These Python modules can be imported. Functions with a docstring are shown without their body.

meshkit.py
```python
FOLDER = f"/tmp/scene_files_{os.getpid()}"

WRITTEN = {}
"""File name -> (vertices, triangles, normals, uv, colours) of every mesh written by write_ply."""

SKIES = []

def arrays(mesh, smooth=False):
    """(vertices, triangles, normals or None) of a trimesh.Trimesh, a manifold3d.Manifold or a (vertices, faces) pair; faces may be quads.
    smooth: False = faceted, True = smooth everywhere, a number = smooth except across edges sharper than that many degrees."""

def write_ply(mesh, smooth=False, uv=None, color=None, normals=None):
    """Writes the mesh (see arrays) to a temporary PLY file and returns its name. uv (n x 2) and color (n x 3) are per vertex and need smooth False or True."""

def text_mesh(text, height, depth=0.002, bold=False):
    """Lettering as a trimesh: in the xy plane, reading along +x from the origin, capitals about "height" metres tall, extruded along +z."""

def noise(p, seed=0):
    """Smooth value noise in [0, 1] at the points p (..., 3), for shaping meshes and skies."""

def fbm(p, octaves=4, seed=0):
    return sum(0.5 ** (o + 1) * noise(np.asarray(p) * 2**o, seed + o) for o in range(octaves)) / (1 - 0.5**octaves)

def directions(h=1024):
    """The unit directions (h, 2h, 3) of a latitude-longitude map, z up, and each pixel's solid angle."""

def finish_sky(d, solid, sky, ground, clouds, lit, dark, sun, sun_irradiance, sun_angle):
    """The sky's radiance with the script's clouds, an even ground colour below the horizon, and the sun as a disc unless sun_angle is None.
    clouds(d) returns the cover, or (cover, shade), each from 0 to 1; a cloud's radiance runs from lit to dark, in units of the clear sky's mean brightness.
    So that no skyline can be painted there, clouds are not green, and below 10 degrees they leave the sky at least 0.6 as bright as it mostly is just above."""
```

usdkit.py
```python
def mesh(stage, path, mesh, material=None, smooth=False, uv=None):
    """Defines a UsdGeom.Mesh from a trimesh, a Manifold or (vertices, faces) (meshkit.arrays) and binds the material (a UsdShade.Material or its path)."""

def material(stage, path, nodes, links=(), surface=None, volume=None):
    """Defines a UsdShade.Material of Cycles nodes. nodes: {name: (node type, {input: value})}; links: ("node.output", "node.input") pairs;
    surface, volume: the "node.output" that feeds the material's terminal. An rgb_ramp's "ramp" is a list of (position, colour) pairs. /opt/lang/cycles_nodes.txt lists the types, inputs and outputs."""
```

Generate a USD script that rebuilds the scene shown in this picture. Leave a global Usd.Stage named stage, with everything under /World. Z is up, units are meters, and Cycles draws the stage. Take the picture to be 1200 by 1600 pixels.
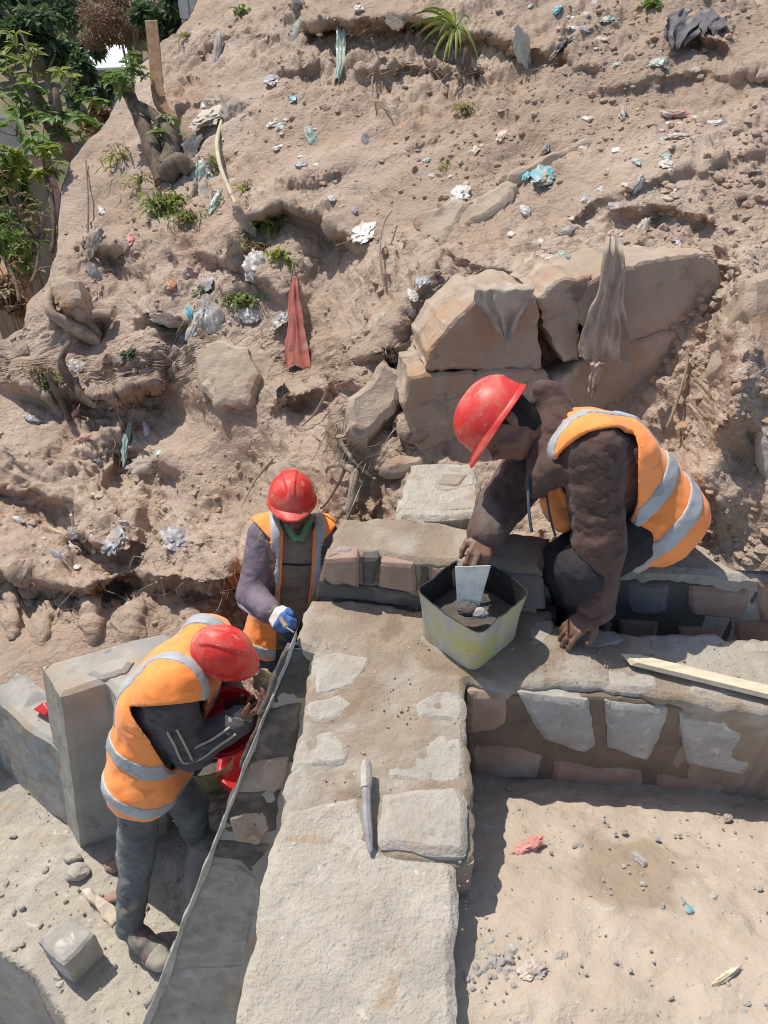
import math, random
import numpy as np, trimesh, manifold3d as m3
from scipy.interpolate import RBFInterpolator
from scipy.spatial import cKDTree
import shapely, shapely.geometry as sg
import usdkit, meshkit
from meshkit import noise, fbm
from pxr import Usd, UsdGeom, UsdLux, UsdShade, Gf, Sdf

stage = Usd.Stage.CreateInMemory()
UsdGeom.SetStageUpAxis(stage, UsdGeom.Tokens.z)
UsdGeom.SetStageMetersPerUnit(stage, 1.0)
W = UsdGeom.Xform.Define(stage, '/World')
stage.SetDefaultPrim(W.GetPrim())
UsdGeom.Scope.Define(stage, '/World/Looks')
rng = np.random.default_rng(7)

# ------------------------------------------------------------------ camera, sky, sun, exposure
FOC, PITCH, CAM = 1250.0, math.radians(38.0), np.array([0, 0, 2.0])
EXPOSURE = 0.2
SUN = np.array([-0.42, 0.40, 1.0]); SUN /= np.linalg.norm(SUN)
cam = UsdGeom.Camera.Define(stage, '/World/camera')
cam.CreateHorizontalApertureAttr(36.0); cam.CreateVerticalApertureAttr(48.0)
cam.CreateFocalLengthAttr(36.0 * FOC / 1200.0)
cam.CreateClippingRangeAttr(Gf.Vec2f(0.05, 2000.0))
cam.CreateExposureAttr(EXPOSURE)
cam.AddTranslateOp().Set(Gf.Vec3d(*CAM)); cam.AddRotateXOp().Set(90 - math.degrees(PITCH))

sky_mat = usdkit.material(stage, '/World/Looks/sky_look', {
    's': ('sky_texture', {'sky_type': 'single_scattering', 'sun_disc': False, 'sun_elevation': float(math.asin(SUN[2])),
                          'sun_rotation': float(math.atan2(SUN[0], SUN[1])), 'aerosol_density': 1.5}),
    'b': ('background_shader', {'strength': 0.14})}, [('s.color', 'b.color')], surface='b.background')
dome = UsdLux.DomeLight.Define(stage, '/World/sky')
UsdShade.MaterialBindingAPI.Apply(dome.GetPrim()).Bind(sky_mat)
dome.GetPrim().SetCustomDataByKey('kind', 'structure')
sun = UsdLux.DistantLight.Define(stage, '/World/sun')
sun.CreateIntensityAttr(1.12); sun.CreateAngleAttr(0.5); sun.CreateColorAttr(Gf.Vec3f(1.0, 0.95, 0.87))
sun.GetPrim().CreateAttribute('inputs:normalize', Sdf.ValueTypeNames.Bool).Set(True)
_zx = math.degrees(math.atan2(SUN[0], -SUN[1])) ; _inc = math.degrees(math.acos(SUN[2]))
sun.AddRotateZOp().Set(_zx); sun.AddRotateXOp().Set(_inc)

# ------------------------------------------------------------------ helpers
_c, _s = math.cos(PITCH), math.sin(PITCH)
def ray(u, v):
    a, b = (np.asarray(u, float) - 600) / FOC, (np.asarray(v, float) - 800) / FOC
    return np.stack(np.broadcast_arrays(a, _c - b * _s, -_s - b * _c), -1)
def P(u, v, t): return CAM + ray(u, v) * np.asarray(t, float)[..., None]
def Pz(u, v, z):
    r = ray(u, v); return CAM + r * ((z - CAM[2]) / r[..., 2])[..., None]
def Py(u, v, y):
    r = ray(u, v); return CAM + r * ((y - CAM[1]) / r[..., 1])[..., None]
def Ppl(u, v, p0, n):
    r = ray(u, v); return CAM + r * (np.dot(p0 - CAM, n) / (r @ n))[..., None]
def unit(a): a = np.asarray(a, float); return a / np.linalg.norm(a)
def sstep(a, b, x): t = np.clip((x - a) / (b - a), 0, 1); return t * t * (3 - 2 * t)

_used = {}
def pname(parent, name):
    k = (parent, name); n = _used.get(k, 0); _used[k] = n + 1
    return f'{parent}/{name}' if n == 0 else f'{parent}/{name}_{n:03d}'
def tag(prim, label=None, cat=None, group=None, kind=None):
    p = prim.GetPrim() if hasattr(prim, 'GetPrim') else prim
    for k, x in (('label', label), ('category', cat), ('group', group), ('kind', kind)):
        if x: p.SetCustomDataByKey(k, x)
    return p
def thing(name, label, cat, loc=(0, 0, 0), group=None, rotz=0):
    x = UsdGeom.Xform.Define(stage, pname('/World', name))
    x.AddTranslateOp().Set(Gf.Vec3d(*map(float, loc)))
    if rotz: x.AddRotateZOp().Set(float(rotz))
    tag(x, label, cat, group); x._loc = np.asarray(loc, float)
    LOC[str(x.GetPath())] = np.asarray(loc, float)
    return x
LOC = {}
def base_of(path):
    for k, l in LOC.items():
        if path == k or path.startswith(k + '/'): return l
    return np.zeros(3)
def part(parent, name, mesh, mat, smooth=35, label=None, kind=None, local=False):
    """mesh in world coordinates unless local; made a child of parent (an Xform or Mesh under a thing) or of /World when parent is None"""
    pp = '/World' if parent is None else str(parent.GetPath())
    v, f, n = meshkit.arrays(mesh, smooth)
    if not local and parent is not None: v = v - base_of(pp)
    m = UsdGeom.Mesh.Define(stage, pname(pp, name))
    from pxr import Vt
    m.CreatePointsAttr(Vt.Vec3fArray.FromNumpy(v.astype(np.float32)))
    m.CreateFaceVertexCountsAttr(Vt.IntArray.FromNumpy(np.full(len(f), 3, np.int32)))
    m.CreateFaceVertexIndicesAttr(Vt.IntArray.FromNumpy(f.astype(np.int32).ravel()))
    m.CreateSubdivisionSchemeAttr('none')
    if n is not None:
        m.CreateNormalsAttr(Vt.Vec3fArray.FromNumpy(n.astype(np.float32))); m.SetNormalsInterpolation('vertex')
    UsdShade.MaterialBindingAPI.Apply(m.GetPrim()).Bind(mat)
    tag(m, label=label, kind=kind)
    return m
def solo(name, mesh, mat, label, cat, group=None, smooth=35):
    m = part(None, name, mesh, mat, smooth); tag(m, label, cat, group); return m
def structure(name, mesh, mat, smooth=35, kind='structure'):
    m = part(None, name, mesh, mat, smooth); tag(m, kind=kind); return m

# ------------------------------------------------------------------ materials
def mat(name, stops, scale=6.0, detail=6, rough=0.9, bump=0.3, bscale=60.0, bdist=0.01, spots=None, spec=0.2, coord='position', stretch=(1, 1, 1), distort=0.3, extra=None, sheen=0, tr=None, steep=None):
    """noise-graded base colour with a fine bump; spots = (scale, threshold, softness, colour) adds patches of another colour (stains, dust)"""
    nd = {'g': ('geometry', {}) if coord == 'position' else ('texture_coordinate', {}),
          'mp': ('mapping', {'scale': stretch}),
          'n': ('noise_texture', {'scale': scale, 'detail': detail, 'roughness': 0.62, 'distortion': distort}),
          'r': ('rgb_ramp', {'ramp': stops}),
          'bn': ('noise_texture', {'scale': bscale, 'detail': 5, 'roughness': 0.7}),
          'bp': ('bump', {'strength': bump, 'distance': bdist}),
          'p': ('principled_bsdf', {'roughness': rough, 'specular_ior_level': spec, 'sheen_weight': sheen})}
    src = 'g.position' if coord == 'position' else 'g.object'
    lk = [(src, 'mp.vector'), ('mp.vector', 'n.vector'), ('n.fac', 'r.fac'), (src, 'bn.vector'), ('bn.fac', 'bp.height'), ('bp.normal', 'p.normal')]
    col = 'r.color'
    for i, (sc, th, so, c) in enumerate(spots or []):
        nd[f's{i}'] = ('noise_texture', {'scale': sc, 'detail': 4, 'roughness': 0.6, 'distortion': 0.4})
        nd[f'q{i}'] = ('mapping', {'location': (3.7 * i + 1, 1.3, 2.1)})
        nd[f'm{i}'] = ('map_range', {'from_min': th - so, 'from_max': th + so, 'clamp': True})
        nd[f'x{i}'] = ('mix_color', {'b': c})
        lk += [(src, f'q{i}.vector'), (f'q{i}.vector', f's{i}.vector'), (f's{i}.fac', f'm{i}.value'), (f'm{i}.result', f'x{i}.fac'), (col, f'x{i}.a')]
        col = f'x{i}.result'
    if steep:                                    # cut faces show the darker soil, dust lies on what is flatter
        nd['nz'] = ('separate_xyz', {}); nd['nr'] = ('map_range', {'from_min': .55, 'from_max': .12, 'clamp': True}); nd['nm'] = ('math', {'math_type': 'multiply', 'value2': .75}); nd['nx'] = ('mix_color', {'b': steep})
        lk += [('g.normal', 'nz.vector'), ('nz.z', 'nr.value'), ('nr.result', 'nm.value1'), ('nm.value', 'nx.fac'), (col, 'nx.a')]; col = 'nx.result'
    if extra:                                    # a damp stain with its own place on the ground
        c, r, dc = extra
        nd['sx'] = ('separate_xyz', {}); nd['cx'] = ('combine_xyz', {'z': 0.0}); nd['dv'] = ('vector_math', {'math_type': 'distance', 'vector2': c}); nd['dn'] = ('math', {'math_type': 'multiply_add', 'value2': r * 1.9, 'value3': -r * .5})
        nd['da'] = ('math', {'math_type': 'subtract'}); nd['dm'] = ('map_range', {'from_min': r * 1.0, 'from_max': r * .55, 'clamp': True}); nd['dk'] = ('noise_texture', {'scale': 9, 'detail': 5}); nd['dx'] = ('mix_color', {'b': dc}); nd['df'] = ('math', {'math_type': 'multiply', 'value2': .65})
        lk += [(src, 'sx.vector'), ('sx.x', 'cx.x'), ('sx.y', 'cx.y'), ('cx.vector', 'dv.vector1'), (src, 'dk.vector'), ('dk.fac', 'dn.value1'), ('dv.value', 'da.value1'), ('dn.value', 'da.value2'), ('da.value', 'dm.value'), ('dm.result', 'df.value1'), ('df.value', 'dx.fac'), (col, 'dx.a')]; col = 'dx.result'
    lk.append((col, 'p.base_color'))
    surf = 'p.BSDF'
    if tr is not None:
        nd['tl'] = ('translucent_bsdf', {'color': tr}); nd['mx'] = ('mix_closure', {'fac': 0.35})
        lk += [('p.BSDF', 'mx.closure1'), ('tl.BSDF', 'mx.closure2')]; surf = 'mx.closure'
    return usdkit.material(stage, '/World/Looks/' + name, nd, lk, surface=surf)
def g(a, k=1.0): return tuple(float(x) * k for x in a)
def ramp3(c, lo=0.75, hi=1.2): return [(0.3, g(c, lo)), (0.5, c), (0.7, g(c, hi))]

M = {}
SOIL = (0.49, 0.372, 0.283)
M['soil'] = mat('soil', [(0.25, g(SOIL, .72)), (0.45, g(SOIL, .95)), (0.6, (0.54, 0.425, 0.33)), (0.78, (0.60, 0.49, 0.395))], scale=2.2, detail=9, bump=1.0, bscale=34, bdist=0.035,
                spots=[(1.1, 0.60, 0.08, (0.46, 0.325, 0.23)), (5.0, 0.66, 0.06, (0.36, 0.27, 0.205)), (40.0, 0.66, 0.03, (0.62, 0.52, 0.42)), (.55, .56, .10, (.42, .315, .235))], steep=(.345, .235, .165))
M['soil_red'] = mat('soil_red', ramp3((0.42, 0.29, 0.20)), scale=5, bump=0.8, bscale=60, bdist=0.015)
M['fill'] = mat('fill_earth', [(0.25, (0.36, 0.29, 0.22)), (0.5, (0.43, 0.355, 0.275)), (0.75, (0.49, 0.415, 0.33))], scale=4, detail=9, bump=0.8, bscale=50, bdist=0.012,
                spots=[(1.3, 0.62, 0.05, (0.33, 0.25, 0.17)), (30, 0.68, 0.03, (0.50, 0.46, 0.42))], extra=((.72, 1.20, 0.0), .13, (.25, .185, .12)))
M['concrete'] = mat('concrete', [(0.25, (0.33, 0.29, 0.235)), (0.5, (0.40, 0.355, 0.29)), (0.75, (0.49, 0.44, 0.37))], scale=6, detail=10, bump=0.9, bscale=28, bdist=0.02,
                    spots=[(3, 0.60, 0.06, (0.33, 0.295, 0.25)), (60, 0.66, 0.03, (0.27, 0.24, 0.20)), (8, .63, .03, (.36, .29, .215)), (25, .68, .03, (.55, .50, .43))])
M['mortar_sand'] = mat('sandy_mortar', [(0.25, (0.23, 0.172, 0.12)), (0.5, (0.295, 0.232, 0.17)), (0.75, (0.37, 0.305, 0.235))], scale=5, detail=9, bump=0.9, bscale=70, bdist=0.01,
                       spots=[(3.2, 0.57, 0.07, (0.40, 0.36, 0.30)), (4.5, .62, .05, (.24, .175, .115))])
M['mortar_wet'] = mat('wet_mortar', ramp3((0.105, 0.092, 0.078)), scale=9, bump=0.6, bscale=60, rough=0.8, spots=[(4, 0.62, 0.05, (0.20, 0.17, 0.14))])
M['mortar_brown'] = mat('brown_mortar', ramp3((0.19, 0.14, 0.10)), scale=9, bump=0.8, bscale=60)
M['stone_grey'] = mat('grey_stone', [(0.25, (0.25, 0.23, 0.205)), (0.5, (0.335, 0.31, 0.275)), (0.75, (0.45, 0.42, 0.37))], scale=9, detail=8, bump=0.7, bscale=50, bdist=0.008,
                      spots=[(14, 0.64, 0.05, (0.52, 0.48, 0.42)), (30, 0.68, 0.04, (0.2, 0.18, 0.17))])
M['stone_dusty'] = mat('dusty_stone', [(0.25, (0.30, 0.27, 0.23)), (0.5, (0.38, 0.34, 0.285)), (0.75, (0.46, 0.415, 0.35))], scale=9, detail=9, bump=0.9, bscale=40, bdist=0.012,
                       spots=[(20, 0.64, 0.05, (0.29, 0.26, 0.22)), (5, .62, .06, (0.36, 0.29, 0.22))])
M['stone_red'] = mat('reddish_stone', [(0.25, (0.25, 0.165, 0.125)), (0.5, (0.33, 0.22, 0.165)), (0.75, (0.40, 0.29, 0.22))], scale=9, detail=8, bump=0.7, bscale=50, bdist=0.006,
                     spots=[(6, 0.6, 0.05, (0.33, 0.28, 0.24))])
M['stone_tan'] = mat('tan_stone', [(0.25, (0.27, 0.205, 0.155)), (0.5, (0.35, 0.275, 0.215)), (0.75, (0.43, 0.35, 0.28))], scale=9, detail=8, bump=0.8, bscale=45, bdist=0.008)
M['stone_dark'] = mat('dark_stone', ramp3((0.15, 0.14, 0.135)), scale=9, bump=0.7, bscale=50, bdist=0.006, spots=[(8, 0.62, 0.05, (0.30, 0.28, 0.26))])
M['rock'] = mat('bed_rock', [(0.25, (0.28, 0.215, 0.16)), (0.5, (0.36, 0.285, 0.215)), (0.75, (0.45, 0.37, 0.29))], scale=4, detail=9, bump=0.7, bscale=40, bdist=0.015,
                spots=[(2, 0.6, 0.06, (0.36, 0.235, 0.15)), (7, 0.64, 0.05, (0.22, 0.17, 0.13)), (5, 0.66, 0.04, (0.50, 0.40, 0.31))])
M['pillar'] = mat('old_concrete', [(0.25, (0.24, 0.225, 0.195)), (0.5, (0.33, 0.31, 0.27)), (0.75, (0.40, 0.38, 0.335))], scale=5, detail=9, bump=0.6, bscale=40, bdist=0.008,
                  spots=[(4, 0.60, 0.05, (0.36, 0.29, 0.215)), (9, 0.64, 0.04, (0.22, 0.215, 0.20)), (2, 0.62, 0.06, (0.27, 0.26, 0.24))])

# ------------------------------------------------------------------ shape helpers
def tm(man):
    m = man.to_mesh(); return trimesh.Trimesh(np.asarray(m.vert_properties[:, :3], float), np.asarray(m.tri_verts), process=False)
def rough_poly(poly, step=0.03, amp=0.008, seed=0):
    p = sg.Polygon(poly); p = p.buffer(0); L = p.exterior.length; n = max(12, int(L / step))
    q = np.array([p.exterior.interpolate(i / n, normalized=True).coords[0] for i in range(n)])
    off = np.stack([fbm(np.c_[q * 9, np.full(n, seed + .3)], 3, seed), fbm(np.c_[q * 9, np.full(n, seed + 5.3)], 3, seed + 9)], 1) - 0.5
    o2 = np.stack([fbm(np.c_[q * 38, np.full(n, seed + 2.3)], 2, seed + 4), fbm(np.c_[q * 38, np.full(n, seed + 7.3)], 2, seed + 5)], 1) - 0.5
    return q + (off * 2.6 + o2 * 2.4) * amp
def slab(poly, z0, z1, amp=0.006, edge=0.008, step=0.03, chamfer=0.012, seed=0, freq=8):
    """rough-edged horizontal slab: poly in xy, top at z1, roughened in all directions"""
    q = rough_poly(poly, step, edge, seed)
    pg = sg.Polygon(q).buffer(0)
    if pg.geom_type != 'Polygon': pg = max(pg.geoms, key=lambda a: a.area)
    def ex(pp, a, b):
        pp = sg.polygon.orient(pp); return m3.Manifold.extrude(m3.CrossSection([np.array(pp.exterior.coords)[:-1]]), b - a).translate((0, 0, a))
    ins = pg.buffer(-chamfer * 1.5)
    ins = max(ins.geoms, key=lambda a: a.area) if ins.geom_type == 'MultiPolygon' else ins
    man = ex(pg, z0, z1)
    if not ins.is_empty: man = man + ex(ins, z1 - .03, z1 + 1e-4)
    man = man.refine_to_length(step)
    t = tm(man)
    v = np.array(t.vertices); top = v[:, 2] > z1 - 1e-5
    dist = shapely.distance(shapely.points(v[top, :2]), pg.exterior)
    v[top, 2] = z1 - chamfer * np.clip(1 - dist / (chamfer * 1.5), 0, 1) ** 1.5
    d = np.stack([fbm(v * freq + k * 17.3 + seed, 4, seed + k) - 0.5 for k in range(3)], 1)
    t.vertices = v + d * 2 * amp * np.array([1, 1, 1.4])
    return t
def frame_of(n, up=(0, 0, 1)):
    n = unit(n); ex = np.cross(up, n)
    ex = unit(ex) if np.linalg.norm(ex) > 1e-6 else np.array([1., 0, 0]); return ex, np.cross(n, ex), n
def stone(pix, p0, n, proud=0.012, deep=0.05, amp=0.006, seed=0, step=0.02, bevel=0.01, freq=14, world=None):
    """a block seen on the plane (p0, n), its outline given in picture points, built to real depth behind that plane"""
    n = unit(n); ex, ey, _ = frame_of(n, (0, 0, 1) if abs(n[2]) < .9 else (0, 1, 0))
    w = Ppl(np.array(pix)[:, 0], np.array(pix)[:, 1], np.asarray(p0, float), n) if world is None else np.asarray(world)
    loc = np.c_[(w - p0) @ ex, (w - p0) @ ey]
    t = slab(loc, -deep, proud, amp, amp * 0.7, step, bevel, seed, freq)
    t.vertices = p0 + t.vertices[:, :1] * ex + t.vertices[:, 1:2] * ey + t.vertices[:, 2:3] * n
    return t
def tube(pts, r, sides=7, caps=True, wob=0, seed=0, sub=4):
    """tapered round bar through pts; r a radius or one per point"""
    p = np.asarray(pts, float); r = np.broadcast_to(np.asarray(r, float), (len(p),))
    if sub > 1 and len(p) > 2:
        from scipy.interpolate import PchipInterpolator
        s = np.r_[0, np.cumsum(np.linalg.norm(np.diff(p, axis=0), axis=1))]; q = np.linspace(0, s[-1], (len(p) - 1) * sub + 1)
        p = PchipInterpolator(s, p)(q); r = np.interp(q, s, r)
    n = len(p); t = np.gradient(p, axis=0); t /= np.linalg.norm(t, axis=1, keepdims=True)
    a = np.cross(t[0], (0, 0, 1.)) if abs(t[0][2]) < .9 else np.cross(t[0], (1., 0, 0)); a = unit(a)
    V = []
    for i in range(n):
        a = a - t[i] * (a @ t[i]); a = unit(a); b = np.cross(t[i], a)
        th = np.arange(sides) / sides * 2 * np.pi
        rr = r[i] * (1 + wob * (noise(np.c_[np.cos(th) * 1.5 + seed, np.sin(th) * 1.5, np.full(sides, i * .7)], seed) - .5)[:, None])
        V.append(p[i] + rr * (np.cos(th)[:, None] * a + np.sin(th)[:, None] * b))
    V = np.vstack(V); Fc = []
    for i in range(n - 1):
        for k in range(sides):
            A, B, C, D = i * sides + k, i * sides + (k + 1) % sides, (i + 1) * sides + (k + 1) % sides, (i + 1) * sides + k
            Fc += [[A, B, C], [A, C, D]]
    if caps:
        V = np.vstack([V, p[0], p[-1]])
        for k in range(sides):
            Fc += [[n * sides, (k + 1) % sides, k], [n * sides + 1, (n - 1) * sides + k, (n - 1) * sides + (k + 1) % sides]]
    return trimesh.Trimesh(V, np.array(Fc), process=False)
cat_ = trimesh.util.concatenate
def box(c, size, R=None, bevel=0.0):
    if bevel:
        s = np.array(size) / 2 - bevel
        pts = [m3.Manifold.sphere(bevel, 10).translate(tuple(s * np.array(k))) for k in [(a, b, c_) for a in (-1, 1) for b in (-1, 1) for c_ in (-1, 1)]]
        t = tm(m3.Manifold.batch_hull(pts))
    else: t = trimesh.creation.box(size)
    if R is not None: t.apply_transform(R)
    t.apply_translation(c); return t
# ------------------------------------------------------------------ the eroded hillside
SILV = np.array([-170, -60, 0, 33, 67, 110, 147, 213, 250, 300, 400, 440, 467, 510, 530, 560, 600, 1120])
SILU = np.array([520, 350, 308, 297, 253, 213, 187, 143, 110, 97, 85, 75, 44, 38, 0, -90, -300, -300])
CTRL = np.array([  # picture column, row, metres from the camera
    (1760, -170, 4.2), (1760, 0, 3.7), (1760, 200, 3.2), (1760, 400, 2.75), (1760, 600, 2.55), (1760, 800, 2.45), (1760, 900, 2.45), (1480, -170, 4.6), (1200, -170, 5.1), (900, -170, 5.7), (700, -170, 6.6), (520, -170, 8.0),
    (1450, 0, 4.0), (1200, 0, 4.4), (900, 0, 4.9), (700, 0, 5.5), (500, 0, 6.3), (310, 0, 7.4),
    (1200, 200, 3.75), (950, 200, 4.1), (750, 200, 4.75), (550, 200, 5.3), (350, 200, 6.0), (190, 150, 7.2), (140, 215, 6.9),
    (1450, 400, 3.0), (1200, 400, 3.2), (1000, 390, 3.5), (800, 350, 4.0), (650, 350, 4.35), (500, 400, 4.8), (300, 400, 5.4), (90, 400, 6.1),
    (1180, 600, 2.85), (1110, 560, 3.2), (1000, 560, 3.6), (850, 560, 3.62), (700, 560, 3.72), (600, 560, 3.95), (500, 580, 4.5), (300, 600, 5.0), (50, 550, 5.6), (-100, 580, 5.7), (-300, 620, 5.5),
    (1200, 780, 2.72), (1450, 700, 2.5), (1050, 760, 3.1), (900, 740, 3.4), (760, 740, 3.45), (650, 740, 3.5), (560, 760, 3.75), (450, 780, 4.45), (300, 800, 4.75), (100, 800, 5.0), (-300, 850, 4.8),
    (1200, 900, 2.75), (900, 900, 3.1), (650, 880, 3.4), (450, 930, 4.45), (300, 980, 4.25), (100, 1000, 4.2), (-300, 1060, 4.0), (100, 1110, 4.3), (400, 1100, 4.4)], float)
_rb = RBFInterpolator(CTRL[:, :2] / 400, CTRL[:, 2], kernel='thin_plate_spline', smoothing=0.01)
NU, NV = 730, 430
vv = np.linspace(-170, 1110, NV)
ss = np.linspace(0, 1, NU)
sil = np.interp(vv, SILV, SILU)
Ugrid = sil[:, None] + ss[None, :] * (1760 - sil[:, None])
Vgrid = np.repeat(vv[:, None], NU, 1)
flat = np.c_[Ugrid.ravel(), Vgrid.ravel()]
D = np.empty(len(flat))
for i in range(0, len(flat), 40000): D[i:i + 40000] = _rb(flat[i:i + 40000] / 400)
D = D.reshape(NV, NU)
wv = Vgrid + 26 * (fbm(np.stack([Ugrid / 55, Vgrid / 55, 0 * Ugrid], -1), 4, 3) - .5)
wu = Ugrid + 26 * (fbm(np.stack([Ugrid / 55, Vgrid / 55, 0 * Ugrid + 9], -1), 4, 5) - .5)
def scarp(pts, d, La, Lb, soft=13):
    """a broken bank: the ground above the line stands out over the ground below it"""
    global D
    pts = np.array(pts, float); lip = np.interp(wu, pts[:, 0], pts[:, 1])
    win = sstep(pts[0, 0] - 18, pts[0, 0] + 18, wu) * (1 - sstep(pts[-1, 0] - 18, pts[-1, 0] + 18, wu))
    s = wv - lip
    up = -np.exp(np.minimum(s, 0) / La); dn = np.exp(-np.maximum(s, 0) / Lb); k = sstep(-soft, soft, s)
    D = D + d * win * (up * (1 - k) + dn * k)
def lump(u, v, ru, rv, h, ang=0, p=2.0):
    global D
    c, s = math.cos(math.radians(ang)), math.sin(math.radians(ang))
    x, y = wu - u, wv - v; a, b = (x * c + y * s) / ru, (-x * s + y * c) / rv
    D = D - h * np.exp(-(a * a + b * b) ** (p / 2))
scarp([(478, 45), (560, 40), (640, 34), (725, 62)], 0.26, 70, 95)
scarp([(560, 120), (640, 105), (700, 120)], 0.10, 50, 60)
scarp([(720, 70), (760, 60), (815, 80)], 0.12, 40, 70)
scarp([(790, 84), (870, 86), (900, 106), (940, 108)], 0.10, 45, 34)
scarp([(1045, 66), (1090, 60), (1140, 72)], 0.13, 40, 60)
scarp([(418, 116), (490, 108)], 0.10, 40, 30)
scarp([(300, 160), (345, 152), (392, 170)], 0.10, 40, 45)
scarp([(380, 345), (440, 330), (505, 350), (560, 395)], 0.19, 60, 130)
scarp([(300, 395), (380, 420), (440, 470)], 0.10, 40, 60)
scarp([(120, 372), (160, 386), (210, 388)], 0.16, 40, 70)
scarp([(85, 450), (130, 500), (180, 505)], 0.14, 40, 60)
scarp([(205, 510), (250, 500), (305, 520)], 0.14, 40, 70)
scarp([(90, 610), (170, 625), (260, 608)], 0.20, 40, 70)
scarp([(0, 600), (40, 612), (90, 640)], 0.12, 40, 60)
scarp([(-60, 760), (40, 770), (110, 790)], 0.10, 40, 60)
scarp([(170, 700), (230, 715), (275, 745)], 0.13, 30, 60)
scarp([(100, 830), (160, 860), (215, 850)], 0.16, 40, 70)
scarp([(-200, 880), (20, 905), (120, 930), (200, 905), (300, 920), (400, 905)], 0.20, 50, 110)
scarp([(420, 632), (480, 612), (560, 610)], 0.16, 40, 80)
scarp([(545, 560), (600, 560), (655, 620)], 0.10, 40, 70)
scarp([(540, 650), (600, 655), (650, 690)], 0.14, 40, 50)
scarp([(700, 395), (760, 430), (830, 440), (900, 415)], 0.10, 50, 40)
scarp([(950, 330), (1040, 335), (1110, 350)], 0.06, 40, 60)
scarp([(1090, 700), (1150, 660), (1210, 690)], 0.03, 40, 60)
for a in [(600, 150, 26, 40, .12), (1150, 620, 45, 130, .16, 20), (1110, 770, 50, 40, .12), (1180, 470, 35, 60, .10), (560, 680, 40, 60, .16), (620, 700, 35, 35, .12),
          (590, 580, 40, 90, .12, 35), (345, 880, 30, 45, .12), (290, 760, 50, 60, .05), (60, 690, 60, 40, .12), (180, 560, 40, 30, .1), (60, 860, 45, 35, .15), (270, 850, 35, 40, .12),
          (210, 960, 16, 60, .10), (140, 960, 14, 60, .10), (70, 980, 14, 50, .10), (300, 985, 14, 40, .08), (20, 960, 14, 60, .10), (110, 455, 30, 50, .12), (430, 230, 60, 40, .08), (520, 270, 60, 30, .07, -20)]:
    lump(*a)
def ridge(pts, w, h):
    """a spur (h > 0) or gully (h < 0) running along the line"""
    global D
    q = shapely.LineString(pts); dd = shapely.distance(q, shapely.points(wu.ravel(), wv.ravel())).reshape(wu.shape); D = D - h * np.exp(-(dd / w) ** 2)
ridge([(660, 425), (610, 500), (565, 580), (545, 670)], 34, .26)
ridge([(520, 390), (500, 470), (480, 560)], 42, -.26)
ridge([(260, 640), (200, 690), (190, 740)], 34, -.20); ridge([(270, 610), (330, 700), (400, 800)], 40, -.06)
ridge([(440, 640), (450, 720), (420, 800), (360, 900)], 30, .16)
ridge([(100, 400), (60, 520), (10, 640)], 36, .14); ridge([(180, 420), (165, 520), (130, 600)], 28, -.14); ridge([(250, 440), (230, 540)], 30, .12)
ridge([(20, 700), (80, 760), (160, 800)], 34, .14); ridge([(250, 760), (240, 850), (180, 920)], 26, -.14); ridge([(60, 800), (60, 900)], 26, -.10)
ridge([(590, 200), (760, 190), (900, 130)], 30, .06); ridge([(560, 290), (700, 250), (830, 190)], 24, .05); ridge([(880, 340), (1010, 290), (1200, 240)], 30, .06); ridge([(960, 60), (1060, 100), (1200, 90)], 30, .05)
ridge([(1120, 420), (1110, 560), (1060, 700)], 24, -.10); ridge([(1160, 430), (1150, 580), (1090, 740)], 34, .14)
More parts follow.
